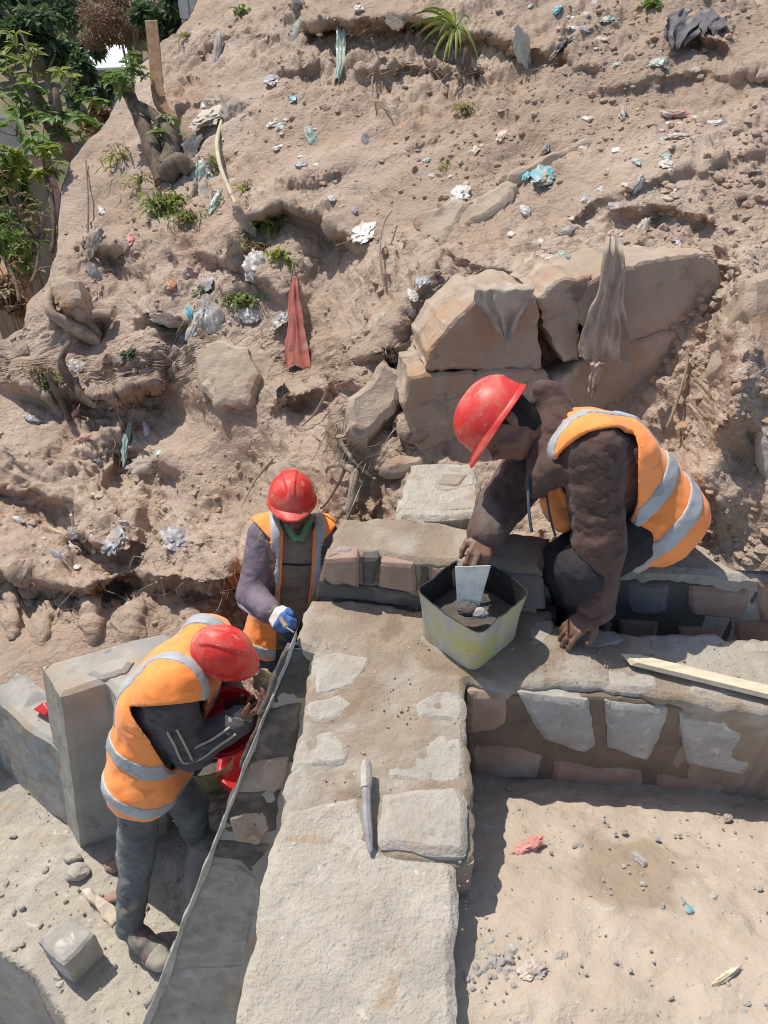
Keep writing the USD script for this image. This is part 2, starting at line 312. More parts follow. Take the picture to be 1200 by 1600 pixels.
scarp([(430, 300), (560, 268), (700, 215)], .05, 40, 30); scarp([(900, 330), (1010, 285), (1200, 235)], .05, 40, 30); scarp([(930, 140), (1060, 110), (1200, 120)], .05, 40, 40); scarp([(300, 90), (360, 60), (430, 60)], .08, 40, 40)
R0 = ray(Ugrid, Vgrid)
H0 = CAM + R0 * D[..., None]
def gridnormal(H):
    a, b = np.gradient(H, axis=1), np.gradient(H, axis=0); n = np.cross(a, b)
    n /= np.linalg.norm(n, axis=-1, keepdims=True); return n * np.sign(-(n * R0).sum(-1, keepdims=True))
NRM = gridnormal(H0)
NRM = NRM + np.array([0, -.15, .45]); NRM /= np.linalg.norm(NRM, axis=-1, keepdims=True)
# how broken the ground is: smooth slides against clods and rubble
ROUGH = np.ones_like(D)
for (u, v, ru, rv, k) in [(330, 690, 90, 70, -.8), (640, 210, 90, 60, -.2), (860, 180, 80, 50, -.55), (530, 240, 70, 40, -.5), (850, 330, 70, 40, -.5), (610, 510, 60, 90, -.3), (1130, 130, 80, 80, -.3), (1060, 250, 110, 70, -.35),
                          (1150, 600, 60, 150, .3), (120, 700, 130, 90, .45), (300, 880, 150, 80, .35), (620, 110, 110, 60, .5), (380, 330, 120, 90, .3), (500, 620, 80, 60, .3)]:
    ROUGH += k * np.exp(-((Ugrid - u) / ru) ** 2 - ((Vgrid - v) / rv) ** 2)
ROUGH = np.clip(ROUGH, .15, 1.7)
b1 = fbm(H0 * 2.6, 4, 11) - .5
b2 = np.abs(fbm(H0 * 6.0 + 3, 4, 12) - .5) * 3.0
b3 = np.abs(fbm(H0 * 16 + 5, 3, 13) - .5) * 3.0
b4 = fbm(H0 * 46, 3, 14) - .5
gate = sstep(.38, .62, fbm(H0 * 1.7 + 31, 3, 15))
ter = (H0[..., 2] * 3.2 + 1.6 * fbm(H0 * 2.2 + 8, 4, 16)); ter = ter - np.floor(ter)
sc = 0.75 + 0.06 * D
disp = sc * (.20 * b1 + ROUGH * (.050 * (b2 - .2) * (.3 + gate) + .022 * (b3 - .2) * (.25 + gate) + .020 * b4 + .028 * gate * (ter - .5)))
disp *= 0.55 + .45 * sstep(0, .03, ss)[None, :]
SLOPE = H0 + NRM * disp[..., None]
vmax = np.interp(Ugrid, [380, 470, 560, 640], [1110, 1050, 930, 890])
faces = []
idx = np.arange(NV * NU).reshape(NV, NU)
okc = (Vgrid[:-1, :-1] < vmax[:-1, :-1])
A, B, C, E = idx[:-1, :-1][okc], idx[:-1, 1:][okc], idx[1:, 1:][okc], idx[1:, :-1][okc]
faces = np.vstack([np.c_[A, C, B], np.c_[A, E, C]])
# the far side of the ridge, falling away behind its crest
NB = 18
back = []
crest = SLOPE[:, 0]; away = ray(sil, vv); away[:, 2] = 0; away /= np.linalg.norm(away, axis=1, keepdims=True)
for k in range(1, NB + 1):
    q = crest + away * (0.05 * k + .006 * k * k) + np.array([-.01 * k, 0, -0.055 * k - 0.016 * k * k])
    q = q + (fbm(q * 3, 4, 21) - .5)[:, None] * np.array([.1, .1, .08]) * max(0, min(1, (k - 2) / 8)); back.append(q)
back = np.array(back)                              # NB, NV, 3
allv = np.vstack([SLOPE.reshape(-1, 3), back.reshape(-1, 3)])
bidx = NV * NU + np.arange(NB * NV).reshape(NB, NV)
cols = [idx[:, 0]] + [bidx[k] for k in range(NB)]
for a, b in zip(cols[:-1], cols[1:]):
    faces = np.vstack([faces, np.c_[a[:-1], a[1:], b[:-1]], np.c_[b[:-1], a[1:], b[1:]]])
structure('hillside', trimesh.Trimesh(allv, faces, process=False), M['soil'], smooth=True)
_tree = cKDTree(flat)
_flatS, _flatN = SLOPE.reshape(-1, 3), gridnormal(SLOPE).reshape(-1, 3)
def hill(u, v):
    """point and outward normal of the built hillside at a picture point"""
    d, i = _tree.query((u, v), k=3); w = 1 / (d + 1e-3); w /= w.sum()
    return (w[:, None] * _flatS[i]).sum(0), unit((w[:, None] * _flatN[i]).sum(0))

# ------------------------------------------------------------------ valley and far slope beyond the ridge
gx, gy = np.meshgrid(np.r_[np.linspace(-220, -60, 20), np.linspace(-56, 40, 70), np.linspace(45, 220, 20)], np.r_[np.linspace(-160, -20, 12), np.linspace(-12, 90, 90), np.linspace(95, 420, 40)])
gz = -7.5 + 0 * gx
gz = np.where(gy < 9, -3.4 - 0.45 * np.maximum(gy - 0, 0), gz)
gz = np.minimum(gz, -3.2) + 30 * sstep(48, 150, gy) + 45 * sstep(150, 420, gy) + 25 * sstep(30, 200, np.abs(gx + 15))
gz = gz + (fbm(np.stack([gx / 9, gy / 9, 0 * gx], -1), 4, 30) - .5) * np.interp(gy, [8, 60, 200], [.6, 4, 12])
n0, n1 = gx.shape; ii = np.arange(n0 * n1).reshape(n0, n1)
ff = np.vstack([np.c_[ii[:-1, :-1].ravel(), ii[:-1, 1:].ravel(), ii[1:, 1:].ravel()], np.c_[ii[:-1, :-1].ravel(), ii[1:, 1:].ravel(), ii[1:, :-1].ravel()]])
M['far_ground'] = mat('far_ground', [(0.3, (0.10, 0.105, 0.05)), (0.5, (0.17, 0.145, 0.085)), (0.7, (0.24, 0.19, 0.13))], scale=0.25, detail=9, bump=0.6, bscale=2, bdist=.3)
structure('valley', trimesh.Trimesh(np.c_[gx.ravel(), gy.ravel(), gz.ravel()], ff, process=False), M['far_ground'], smooth=True)
def valley_z(x, y):
    i = np.argmin((gx - x) ** 2 + (gy - y) ** 2); return gz.ravel()[i]
# ------------------------------------------------------------------ retaining walls under construction
def XY(*pp, z=0.0): return [tuple(Pz(u, v, z)[:2]) for u, v in pp]
# front wall the picture is taken from (concrete end nearest, stones bedded in mortar further on); mortar bed is 2.5 cm lower than the stones
fw = thing('front_wall', 'low stone wall running away from the viewer, dusty top with a chisel lying on it', 'wall', (0, 1.2, -1))
near = XY((340, 1680), (365, 1600), (388, 1490), (408, 1385), (430, 1300), (448, 1262), (560, 1240), (600, 1330), (712, 1352), (716, 1420), (710, 1480), (712, 1535), (722, 1680))
near = [(-.30, .3)] + [(-.265, .62)] + near[1:-1] + [(.17, .62), (.2, .3)]
part(fw, 'concrete_top', slab(near, -2.2, 0.0, .006, .007, .016, .016, 1, 9), M['concrete'])
bed = XY((436, 1330), (452, 1215), (470, 1130), (490, 1016), (461, 1006), (468, 985), (488, 930), (660, 948), (860, 950), (862, 975), (1000, 985), (1110, 992), (1320, 1005), (1330, 1125), (1110, 1096), (940, 1070), (810, 1072), (728, 1062), (728, 1150), (735, 1235), (733, 1350), (600, 1350))
part(fw, 'mortar_bed', slab(bed, -2.2, -0.007, .012, .016, .02, .014, 2, 10), M['mortar_sand'])
TOPS = [  # stones whose tops show in the bed, outlines in picture points
    ([(490, 1022), (530, 1016), (583, 1024), (578, 1050), (556, 1075), (520, 1088), (488, 1090), (486, 1055)], 'stone_dusty'),
    ([(482, 1096), (530, 1082), (560, 1100), (545, 1116), (562, 1118), (520, 1130), (478, 1136), (476, 1112)], 'stone_dusty'),
    ([(470, 1150), (520, 1140), (540, 1160), (552, 1198), (455, 1206), (460, 1175)], 'stone_dusty'),
    ([(640, 1098), (680, 1078), (722, 1082), (728, 1110), (722, 1135), (690, 1130), (650, 1122)], 'stone_dusty'),
    ([(622, 1150), (660, 1138), (722, 1138), (728, 1165), (728, 1228), (690, 1232), (600, 1222), (596, 1195)], 'stone_dusty'),
    ([(600, 1240), (640, 1232), (716, 1230), (730, 1250), (732, 1320), (725, 1340), (655, 1330), (592, 1322), (590, 1290)], 'stone_dusty'),
    ([(500, 960), (540, 952), (600, 958), (620, 980), (560, 990), (505, 984)], 'mortar_sand'),
    ([(740, 1045), (800, 1040), (815, 1062), (780, 1070), (738, 1060)], 'mortar_sand'),
    ([(950, 1046), (1005, 1042), (1030, 1055), (1036, 1082), (1000, 1082), (948, 1074)], 'stone_dusty'),
    ([(1075, 1062), (1130, 1056), (1195, 1070), (1192, 1096), (1130, 1094), (1068, 1086)], 'stone_dusty'),
    ([(1010, 992), (1120, 990), (1145, 1008), (1060, 1024), (1008, 1018)], 'stone_grey'),
    ([(880, 985), (960, 982), (990, 1004), (940, 1018), (885, 1014)], 'stone_grey'),
    ([(815, 968), (862, 964), (872, 988), (850, 1012), (828, 1010)], 'stone_dusty'),
    ([(1150, 1000), (1260, 1000), (1270, 1030), (1160, 1025)], 'stone_dusty')]
for i, (q, mm) in enumerate(TOPS):
    big = mm == 'stone_dusty' and i == 5
    part(fw, 'stone', stone(q, np.array([0, 1.5, -0.02 if mm == 'mortar_sand' else (0.012 if big else -0.010)]), (0, 0, 1), .006, .07, .007, 40 + i, .016, .014, 14), M[mm])
# its face towards the earth fill on the right: big pale stones with recessed mortar between them
FY0, FY1 = Pz(735, 1075, -.02), Pz(1200, 1104, -.02)
FN = unit(np.cross(FY1 - FY0, (0, 0, 1.))); FN = -FN if FN[1] > 0 else FN
FN = unit(FN + np.array([0, 0, .06]))
FACE = [([(728, 1078), (790, 1082), (790, 1128), (770, 1140), (730, 1146)], 'stone_red'), ([(808, 1080), (870, 1086), (918, 1092), (930, 1160), (915, 1176), (850, 1156), (832, 1130)], 'stone_grey'),
        ([(944, 1094), (1043, 1104), (1025, 1160), (1012, 1188), (950, 1168)], 'stone_grey'), ([(1062, 1112), (1196, 1118), (1185, 1165), (1165, 1212), (1130, 1205), (1070, 1190)], 'stone_grey'),
        ([(1215, 1110), (1330, 1116), (1325, 1200), (1220, 1205)], 'stone_grey'), ([(732, 1156), (815, 1164), (850, 1178), (840, 1216), (735, 1212)], 'stone_red'), ([(862, 1182), (940, 1192), (1005, 1200), (1005, 1232), (860, 1230)], 'stone_red'), ([(1025, 1204), (1130, 1218), (1180, 1225), (1180, 1250), (1020, 1245)], 'stone_red')]
part(fw, 'mortar_joint', stone([(728, 1082), (940, 1090), (1130, 1110), (1340, 1124), (1340, 1262), (1130, 1250), (940, 1240), (730, 1225)], FY0 - FN * .004, FN, .0, .05, .006, 59, .02, .006, 10), M['mortar_brown'])
for i, (q, mm) in enumerate(FACE):
    part(fw, 'stone', stone(q, FY0 + FN * (-.012 if i >= 5 else 0.0), FN, .016, .09, .007, 60 + i, .018, .014, 11), M[mm])

# upper course behind, one step higher, and its return running back to the rock
uw = thing('upper_wall', 'stone wall course one step up behind the bucket, wet mortar on its face', 'wall', (0, 2.2, -1))
UZ = 0.19
ul = [Pz(505, 866, UZ), Pz(567, 866, UZ), Pz(653, 876, UZ), Pz(800, 888, UZ), Pz(850, 892, UZ)]
ur = [Pz(1000, 893, .10), Pz(1200, 914, .08), Pz(1400, 935, .08)]
front = [tuple(p[:2]) for p in ul]
backl = XY((860, 838), (750, 822), (690, 816), (610, 808), (535, 806), (522, 828), z=UZ)
part(uw, 'mortar_top', slab(front + backl, -2.2, UZ, .012, .012, .022, .015, 5, 9), M['mortar_sand'])
right = [tuple(p[:2]) for p in [Pz(848, 893, .10)] + ur] + XY((1400, 850), (1200, 838), (1000, 836), (862, 838), z=.10)
part(uw, 'plaster_top', slab(right, -2.2, .115, .010, .012, .025, .015, 6, 7), M['stone_dusty'])
ret = XY((618, 806), (752, 806), (748, 722), (646, 722), (628, 765), z=UZ + .02)
part(uw, 'return_slab', slab(ret, -1.6, UZ + .012, .007, .014, .022, .014, 8, 9), M['concrete'])
RETS = [([(650, 726), (700, 724), (742, 728), (745, 760), (700, 770), (640, 768)], 'stone_dusty'), ([(622, 778), (690, 775), (748, 772), (750, 798), (690, 802), (618, 800)], 'concrete'), ([(690, 738), (735, 742), (720, 762), (680, 760)], 'mortar_sand')]
for i, (q, mm) in enumerate(RETS): part(uw, 'stone', stone(q, np.array([0, 2.4, UZ + .006 + .002 * i]), (0, 0, 1), .006, .05, .005, 80 + i, .018, .01, 11), M[mm])
LP0 = np.array(ul[0]); LN = unit(np.cross(np.array(ul[3]) - ul[0], (0, 0, 1.))); LN = -LN if LN[1] > 0 else LN
STEP = [([(508, 872), (560, 870), (562, 916), (500, 902)], 'stone_red'), ([(596, 878), (650, 880), (650, 925), (592, 916)], 'stone_red'), ([(676, 886), (735, 890), (735, 930), (672, 925)], 'stone_red'),
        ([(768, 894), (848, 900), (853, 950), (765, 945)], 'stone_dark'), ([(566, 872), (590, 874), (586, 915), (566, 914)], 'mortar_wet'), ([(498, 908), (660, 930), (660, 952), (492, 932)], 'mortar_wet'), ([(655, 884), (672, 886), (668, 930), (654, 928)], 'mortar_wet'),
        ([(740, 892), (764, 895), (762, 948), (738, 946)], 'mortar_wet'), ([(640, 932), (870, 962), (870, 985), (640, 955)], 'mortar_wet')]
for i, (q, mm) in enumerate(STEP): part(uw, 'mortar_joint' if 'mortar' in mm else 'stone', stone(q, LP0 + LN * .0, LN, .012 if 'mortar' not in mm else .004, .05, .004, 100 + i, .018, .008, 12), M[mm])
RP0 = np.array(ur[0]) - np.array([0, .0, 0]); RN = unit(np.cross(np.array(ur[1]) - ur[0], (0, 0, 1.))); RN = -RN if RN[1] > 0 else RN
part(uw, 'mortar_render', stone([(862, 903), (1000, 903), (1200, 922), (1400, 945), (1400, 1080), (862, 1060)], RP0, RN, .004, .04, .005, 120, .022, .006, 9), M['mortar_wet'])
BR = [(1076, 914, 1168, 963, 3), (1183, 908, 1290, 972, 2), (978, 908, 1042, 958, 2), (967, 966, 1028, 996, 2), (1060, 976, 1126, 1000, 3), (1148, 968, 1215, 1004, 1), (890, 906, 960, 960, 2), (900, 968, 955, 992, 1), (1225, 985, 1330, 1020, 2)]
for i, (a, b, c, d, sk) in enumerate(BR):
    part(uw, 'stone', stone([(a, b), ((a + c) / 2, b + sk - 1), (c, b + 2 * sk), (c - 3, d - 4), (c - 12, d), ((a + c) / 2, d - 1), (a + 6, d - sk - 2), (a - 2, (b + d) / 2)], RP0, RN, .016, .05, .005, 130 + i, .016, .009, 13), M['stone_dark' if i in (2, 6) else 'stone_red'])

# battered end of the retaining wall on the left: front face in shade, sharp outer edge
rw = thing('retaining_wall', 'tall battered retaining wall end with wet mortar and stones, sharp outer edge toned pale as if sunlit', 'wall', (-.4, 1.8, -3.4))
Apt, Cpt = Pz(457, 1003, 0.0), P(222, 1600, 3.15)
e = (Cpt - Apt); Bpt = Apt + e * 1.9
dirw = unit(np.array([.235, 1, 0])); ztop = -.02
def bat(k): return Apt + e * k
sec = []
for k in np.linspace(.014, 1.9, 30):
    p = bat(k); sec.append((p, p + np.array([1.0, 0, 0])))
L0 = np.array([s_[0] for s_ in sec]); Rr = np.array([[.02, s_[0][1], s_[0][2]] for s_ in sec])
n = len(L0); rows, steps = [], 26
jit = (fbm(L0 * 14, 4, 77) - .5)[:, None] * np.array([.03, 0, 0])
for j in range(steps + 1):
    t = j / steps; rows.append(L0 * (1 - t) + Rr * t + jit * (1 - t))
G = np.array(rows)                              # across, down
nrm = unit(np.cross(e, (1., 0, 0))); nrm = -nrm if nrm[1] > 0 else nrm
G = G + nrm * ((fbm(G * 9, 4, 78) - .5)[..., None] * .03) * np.linspace(0.2, 1, steps + 1)[:, None, None]
back_ = G[0] + dirw * 0.62 - np.array([0, 0, 0])
Vv = [G.reshape(-1, 3)]; gi = np.arange(G.size // 3).reshape(steps + 1, n); Ff = []
def quads(a, flip=False):
    q = np.vstack([np.c_[a[:-1, :-1].ravel(), a[1:, :-1].ravel(), a[1:, 1:].ravel()], np.c_[a[:-1, :-1].ravel(), a[1:, 1:].ravel(), a[:-1, 1:].ravel()]])
    return q[:, ::-1] if flip else q
Ff.append(quads(gi, True))
OUT = []
for j in range(1, 24):
    o = L0 + jit + dirw * (j * .05); o = o + (fbm(o * 8, 4, 79) - .5)[:, None] * np.array([-.02, 0, 0]); OUT.append(o)
OUT = np.array(OUT); oi = np.vstack([gi[:1], gi.size + np.arange(OUT.size // 3).reshape(OUT.shape[:2])])
Vv.append(OUT.reshape(-1, 3)); Ff.append(quads(oi))
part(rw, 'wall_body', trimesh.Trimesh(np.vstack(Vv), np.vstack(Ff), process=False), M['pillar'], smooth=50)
RWN = nrm
SF = [([(446, 1012), (490, 1010), (480, 1090), (400, 1120)], 'mortar_wet', .004), ([(410, 1110), (470, 1095), (460, 1190), (372, 1200)], 'mortar_wet', .006), ([(392, 1190), (452, 1180), (445, 1225), (425, 1238), (380, 1222)], 'stone_red', .014),
      ([(362, 1240), (440, 1232), (428, 1300), (340, 1300)], 'mortar_wet', .004), ([(360, 1276), (410, 1262), (424, 1290), (404, 1318), (362, 1312)], 'stone_red', .016), ([(338, 1312), (424, 1320), (405, 1345), (395, 1366), (375, 1342), (330, 1340)], 'mortar_wet', .007),
      ([(322, 1352), (368, 1348), (402, 1372), (385, 1500), (262, 1500)], 'stone_dusty', .004), ([(258, 1512), (380, 1508), (372, 1580), (232, 1584)], 'stone_red', .006)]
for i, (q, mm, pr) in enumerate(SF): part(rw, 'mortar_joint' if 'mortar' in mm else 'stone', stone(q, Apt, RWN, pr * .5, .04, .009, 160 + i, .018, .004, 16), M[{6: 'pillar', 7: 'pillar', 2: 'stone_tan', 4: 'stone_tan'}.get(i, mm)])
edge = np.array([bat(k) for k in np.linspace(-.02, 1.5, 90)]) + nrm * .003
edge = edge + np.c_[(fbm(edge * 16, 4, 81) - .5) * .022, 0 * edge[:, 0], 0 * edge[:, 0]]
M['lit_rim'] = mat('sunlit_rim_mortar', ramp3((0.43, 0.40, 0.35)), scale=14, bump=.8, bscale=70)  # sunlight caught by the mortar lip, put into a paler colour
ew = np.interp(np.arange(90), [0, 25, 90], [.010, .019, .036]) * (-.15 + 2.3 * fbm(edge * 6, 5, 83))
eo = edge + np.array([1, 0, 0]) * ew[:, None] - 0 * edge
part(rw, 'lit_edge_mortar', stone(None, Apt, RWN, .009, .03, .0025, 84, .02, .002, 6, world=np.vstack([edge[::2], eo[::-2]])), M['lit_rim'])
# ------------------------------------------------------------------ earth fill in the pit on the right
def fillz(x, y):
    y0 = np.interp(x, [.2, 1.2], [1.66, 1.55])
    return np.interp(y0 - y, [-.3, 0, .25, .55, .85, 1.5, 4], [-.47, -.45, -.34, -.20, -.09, -.07, -.07])
fx, fy = np.meshgrid(np.linspace(.12, 2.6, 190), np.linspace(.1, 1.72, 150))
fz = fillz(fx, fy); Q = np.stack([fx, fy, fz], -1)
fz = fz + .05 * (fbm(Q * 2.4, 4, 90) - .5) + .035 * (fbm(Q * 9, 4, 91) - .5) + .022 * (fbm(Q * 30, 3, 92) - .5)
def grid_mesh(X, Y, Z):
    a = np.arange(X.size).reshape(X.shape); t = trimesh.Trimesh(np.c_[X.ravel(), Y.ravel(), Z.ravel()], quads(a), process=False)
    if t.face_normals[:, 2].mean() < 0: t.invert()
    return t
structure('earth_fill', grid_mesh(fx, fy, fz), M['fill'], smooth=True)
def fill_at(u, v):
    t = np.linspace(1.3, 3.2, 400); p = P(np.full(400, u), np.full(400, v), t); i = np.argmax(p[:, 2] < fillz(p[:, 0], p[:, 1])); return p[i]
# trench between the two courses where the worker squats
tx, ty = np.meshgrid(np.linspace(.45, 2.6, 60), np.linspace(1.78, 2.4, 40))
tz = -.22 + .03 * (fbm(np.stack([tx * 6, ty * 6, 0 * tx], -1), 4, 93) - .5)
structure('trench_floor', grid_mesh(tx, ty, tz), M['mortar_brown'], smooth=True)

# ------------------------------------------------------------------ lower level on the left
FZ = -1.8
lx, ly = np.meshgrid(np.linspace(-3.6, .2, 230), np.linspace(-.2, 4.6, 260))
def lowz(x, y):
    z = FZ - .2 * sstep(2.7, 3.0, y)
    return z - 1.2 * sstep(0, .13, .05 * (fbm(np.stack([x * 5, y * 5, 0 * x], -1), 3, 88) - .5) + np.interp(y, [.5, .8, 1.1, 1.34, 1.5, 1.62, 1.8, 2.2], [-1.0, -1.1, -1.2, -1.357, -1.53, -1.74, -2.3, -4.5]) - x)
LQ = np.stack([lx, ly, 0 * lx], -1)
lz = lowz(lx, ly) + .035 * (fbm(LQ * 2.2, 4, 95) - .5) + .03 * (fbm(LQ * 8, 4, 96) - .5) + .014 * (fbm(LQ * 26, 3, 97) - .5)
structure('lower_terrace', grid_mesh(lx, ly, lz), M['concrete'], smooth=True)
tx, ty = np.meshgrid(np.linspace(-4.2, -1.2, 110), np.linspace(2.2, 4.6, 100))
tz = -1.20 + .05 * sstep(2.6, 3.2, ty) - .5 * sstep(3.2, 4.2, ty) + .12 * (fbm(np.stack([tx * 3, ty * 3, 0 * tx], -1), 4, 98) - .5) + .04 * (fbm(np.stack([tx * 14, ty * 14, 0 * tx], -1), 3, 99) - .5)
kp = (ty < 3.05) & (ty > np.interp(tx, [-4.2, -2.8, -2.02, -1.72, -1.5, -1.2], [4.4, 3.32, 2.68, 2.44, 2.27, 2.27]))
tmesh = grid_mesh(tx, ty, tz); tmesh.update_faces(kp.ravel()[tmesh.faces].all(1)); tmesh.remove_unreferenced_vertices()
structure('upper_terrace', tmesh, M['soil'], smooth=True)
def loft(top, bot, z1, z0, amp=.006, step=.03, seed=0):
    """battered block: top outline at z1, bottom outline (same number of corners) at z0"""
    tp = rough_poly(top, step, .006, seed); n = len(tp)
    k = np.linspace(0, 1, 24)
    sh = np.array(bot, float).mean(0) - np.array(top, float).mean(0)
    t = slab(tp, z0, z1, amp, 0.0, step, .016, seed, 8)
    w = (z1 - t.vertices[:, 2]) / (z1 - z0); t.vertices[:, :2] += w[:, None] * sh; return t
pl = thing('concrete_pillar', 'battered old concrete pier with a shaded notch, behind the bending worker', 'pier', (-1.2, 2.2, -1.8))
PT = np.array([(-1.47, 2.30), (-1.33, 2.14), (-1.165, 2.215), (-1.07, 2.10), (-.92, 2.22), (-.86, 2.42), (-.98, 2.50), (-1.13, 2.45)])
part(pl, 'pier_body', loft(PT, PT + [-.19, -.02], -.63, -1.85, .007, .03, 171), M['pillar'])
chip = XY((135, 1052), (178, 1030), (210, 1036), (200, 1052), (160, 1062), z=-.63)
part(pl, 'broken_edge', slab(chip, -.66, -.612, .008, .006, .02, .012, 172), M['pillar'])
lw = thing('low_wall', 'low curved grey concrete wall joining the pier at the left edge', 'wall', (-2.0, 2.6, -1.8))
LT = [(-1.44, 2.20), (-1.72, 2.39), (-2.02, 2.63), (-2.4, 2.96), (-2.9, 3.36), (-2.75, 3.52), (-2.3, 3.1), (-1.92, 2.78), (-1.62, 2.54), (-1.36, 2.34)]
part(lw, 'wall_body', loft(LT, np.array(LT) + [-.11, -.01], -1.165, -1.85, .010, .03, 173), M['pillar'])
ft = thing('footing', 'stained concrete footing beside the bending worker, under his raised foot', 'footing', (-.7, 2, -1.8))
FT = np.array([(-.86, 1.66), (-.3, 1.5), (-.3, 2.75), (-.95, 2.7), (-.93, 2.3)])
part(ft, 'footing_block', loft(FT, FT + [-.14, -.05], -1.62, -1.95, .012, .03, 174), M['pillar'])
# ------------------------------------------------------------------ boulders in the bank
def rock_at(pix, t, n, proud, deep, amp, seed, label=None, mm='rock', bevel=.03, step=.028, freq=6, group=None, at=None):
    u0, v0 = np.mean(pix, 0) if at is None else at
    p0 = P(u0, v0, t) if t else hill(u0, v0)[0]
    w = stone(pix, p0, n, proud, deep, amp, seed, step, bevel, freq)
    return solo('boulder', w, M[mm], label, 'boulder', group)
BF = (0.10, -.975, .19); bf0 = (900, 560)
def grow(pix, k):
    q = np.array(pix, float); return q.mean(0) + (q - q.mean(0)) * k
for pix, lab, sd, pr in [
    ([(925, 440), (1000, 415), (1060, 402), (1105, 398), (1120, 430), (1112, 480), (1060, 510), (1000, 526), (938, 538), (912, 500)], 'big brown boulder behind the kneeling worker, right of the hanging cloth, above the crack', 201, .0),
    ([(938, 548), (1000, 536), (1060, 520), (1114, 490), (1122, 600), (1100, 720), (1040, 760), (900, 760), (872, 600)], 'largest lower boulder of the outcrop, directly behind the vest of the kneeling worker', 202, .02),
    ([(676, 550), (700, 508), (745, 472), (800, 460), (835, 470), (842, 520), (844, 574), (760, 578), (668, 576)], 'sloping brown boulder above the straight level crack, left part of the outcrop', 203, .0),
    ([(645, 590), (700, 583), (846, 582), (866, 640), (856, 760), (740, 760), (660, 700), (636, 630)], 'dark brown boulder behind the red helmet of the kneeling worker, below the level crack', 204, .02),
    ([(842, 462), (875, 442), (925, 432), (910, 490), (906, 560), (884, 566), (852, 520)], 'narrow wedge shaped boulder left of the hanging cloth in the outcrop', 205, -.02)]:
    rock_at(grow(pix, 1.06), 3.40, BF, pr * .6, .5, .020, sd, lab, at=bf0, step=.024, freq=7.0, bevel=.009)
SN = (-.15, -.55, .8)
for pix, lab, sd in [
    ([(640, 345), (705, 318), (745, 322), (712, 360), (694, 408), (680, 405)], 'pointed sandy boulder at the lower left end of the diagonal ledge', 211),
    ([(702, 336), (745, 312), (792, 284), (812, 292), (800, 318), (735, 362), (700, 384), (690, 362)], 'long sandy slab in the middle of the diagonal ledge', 212),
    ([(782, 282), (850, 246), (925, 214), (932, 228), (862, 262), (812, 292)], 'dusty slab at the upper right end of the diagonal ledge', 213),
    ([(305, 548), (345, 530), (388, 545), (402, 585), (392, 634), (340, 638), (312, 604)], 'rounded grey brown boulder sticking out of the bank below the plastic bags', 214),
    ([(368, 540), (396, 524), (426, 562), (430, 640), (404, 650), (396, 590)], 'upright narrow boulder beside the rounded one, left of the red cloth', 215),
    ([(1166, 440), (1220, 420), (1240, 590), (1180, 600), (1160, 540)], 'grey boulder at the right edge of the photo, below the small white scrap', 216),
    ([(1186, 668), (1225, 640), (1260, 800), (1196, 800), (1184, 730)], 'pale grey block at the right edge, level with the kneeling worker', 217),
    ([(598, 716), (660, 706), (672, 745), (620, 752), (590, 742)], 'flat topped boulder just above the return wall, beside the roots', 218),
    ([(545, 625), (600, 565), (640, 590), (620, 640), (575, 690), (540, 680)], 'pale sandy boulder above the thick roots in the middle of the bank', 219),
    ([(18, 545), (40, 535), (44, 552), (22, 560)], 'small pale stone on the left spur of the bank', 220),
    ([(86, 430), (125, 440), (130, 470), (95, 480), (80, 455)], 'brown rock on the left spur beside the bent root', 221),
    ([(930, 650), (1000, 640), (1010, 720), (930, 730)], None, 0)][:-1]:
    u0, v0 = np.mean(pix, 0); p, n = hill(u0, v0)
    nn = unit(n + np.array(SN)) if sd not in (214, 215, 216, 217) else unit(n + np.array([-.3, -.9, .35]))
    w = stone(pix, p, nn, .03, .3, .024, sd, .024, .022, 6)
    solo('boulder', w, M['stone_grey' if sd == 217 else 'rock'], lab, 'boulder')

# ------------------------------------------------------------------ loose clods and pebbles (uncountable)
def blobs(pts, r, rs, flat=.7, sub=0):
    base = trimesh.creation.icosphere(sub, 1.0); bv, bf = base.vertices, base.faces
    V, Fc = [], []
    for i, (p, q) in enumerate(zip(pts, r)):
        s = rs.uniform(.6, 1.25, 3) * q; a = rs.uniform(0, 6.28); c, s_ = math.cos(a), math.sin(a)
        v = bv * (1 + .35 * (rs.random((len(bv), 1)) - .5)) * s * [1, 1, flat]
        V.append(np.c_[v[:, 0] * c - v[:, 1] * s_, v[:, 0] * s_ + v[:, 1] * c, v[:, 2]] + p); Fc.append(bf + len(bv) * i)
    return trimesh.Trimesh(np.vstack(V), np.vstack(Fc), process=False)
rs = np.random.default_rng(3)
def scatter(nn, gatef, rmin, rmax, seed):
    r_ = np.random.default_rng(seed); out, rad = [], []
    while len(out) < nn:
        j, i = r_.integers(5, NV - 5), r_.integers(5, NU - 110)
        if Vgrid[j, i] < vmax[j, i] - 10 and r_.random() < gatef(j, i):
            out.append(SLOPE[j, i]); rad.append(rmin * (rmax / rmin) ** (r_.random() ** 2.2))
    return np.array(out), np.array(rad)
gmap = np.clip(sstep(.42, .6, fbm(H0 * 1.3 + 55, 3, 61)) * .9 + .1, 0, 1) * np.clip(ROUGH, .2, 1.4)
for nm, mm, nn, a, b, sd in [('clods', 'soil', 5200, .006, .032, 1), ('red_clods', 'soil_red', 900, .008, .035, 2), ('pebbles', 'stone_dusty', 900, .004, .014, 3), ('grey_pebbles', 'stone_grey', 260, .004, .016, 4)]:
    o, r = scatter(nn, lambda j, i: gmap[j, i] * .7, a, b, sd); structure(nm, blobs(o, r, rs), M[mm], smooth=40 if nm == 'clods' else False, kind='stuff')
o = [];  r = []
while len(o) < 700:
    x, y = rs.uniform(.2, 1.6), rs.uniform(.5, 1.62); o.append((x, y, fillz(x, y) + .005)); r.append(.002 * (5 ** (rs.random() ** 3)))
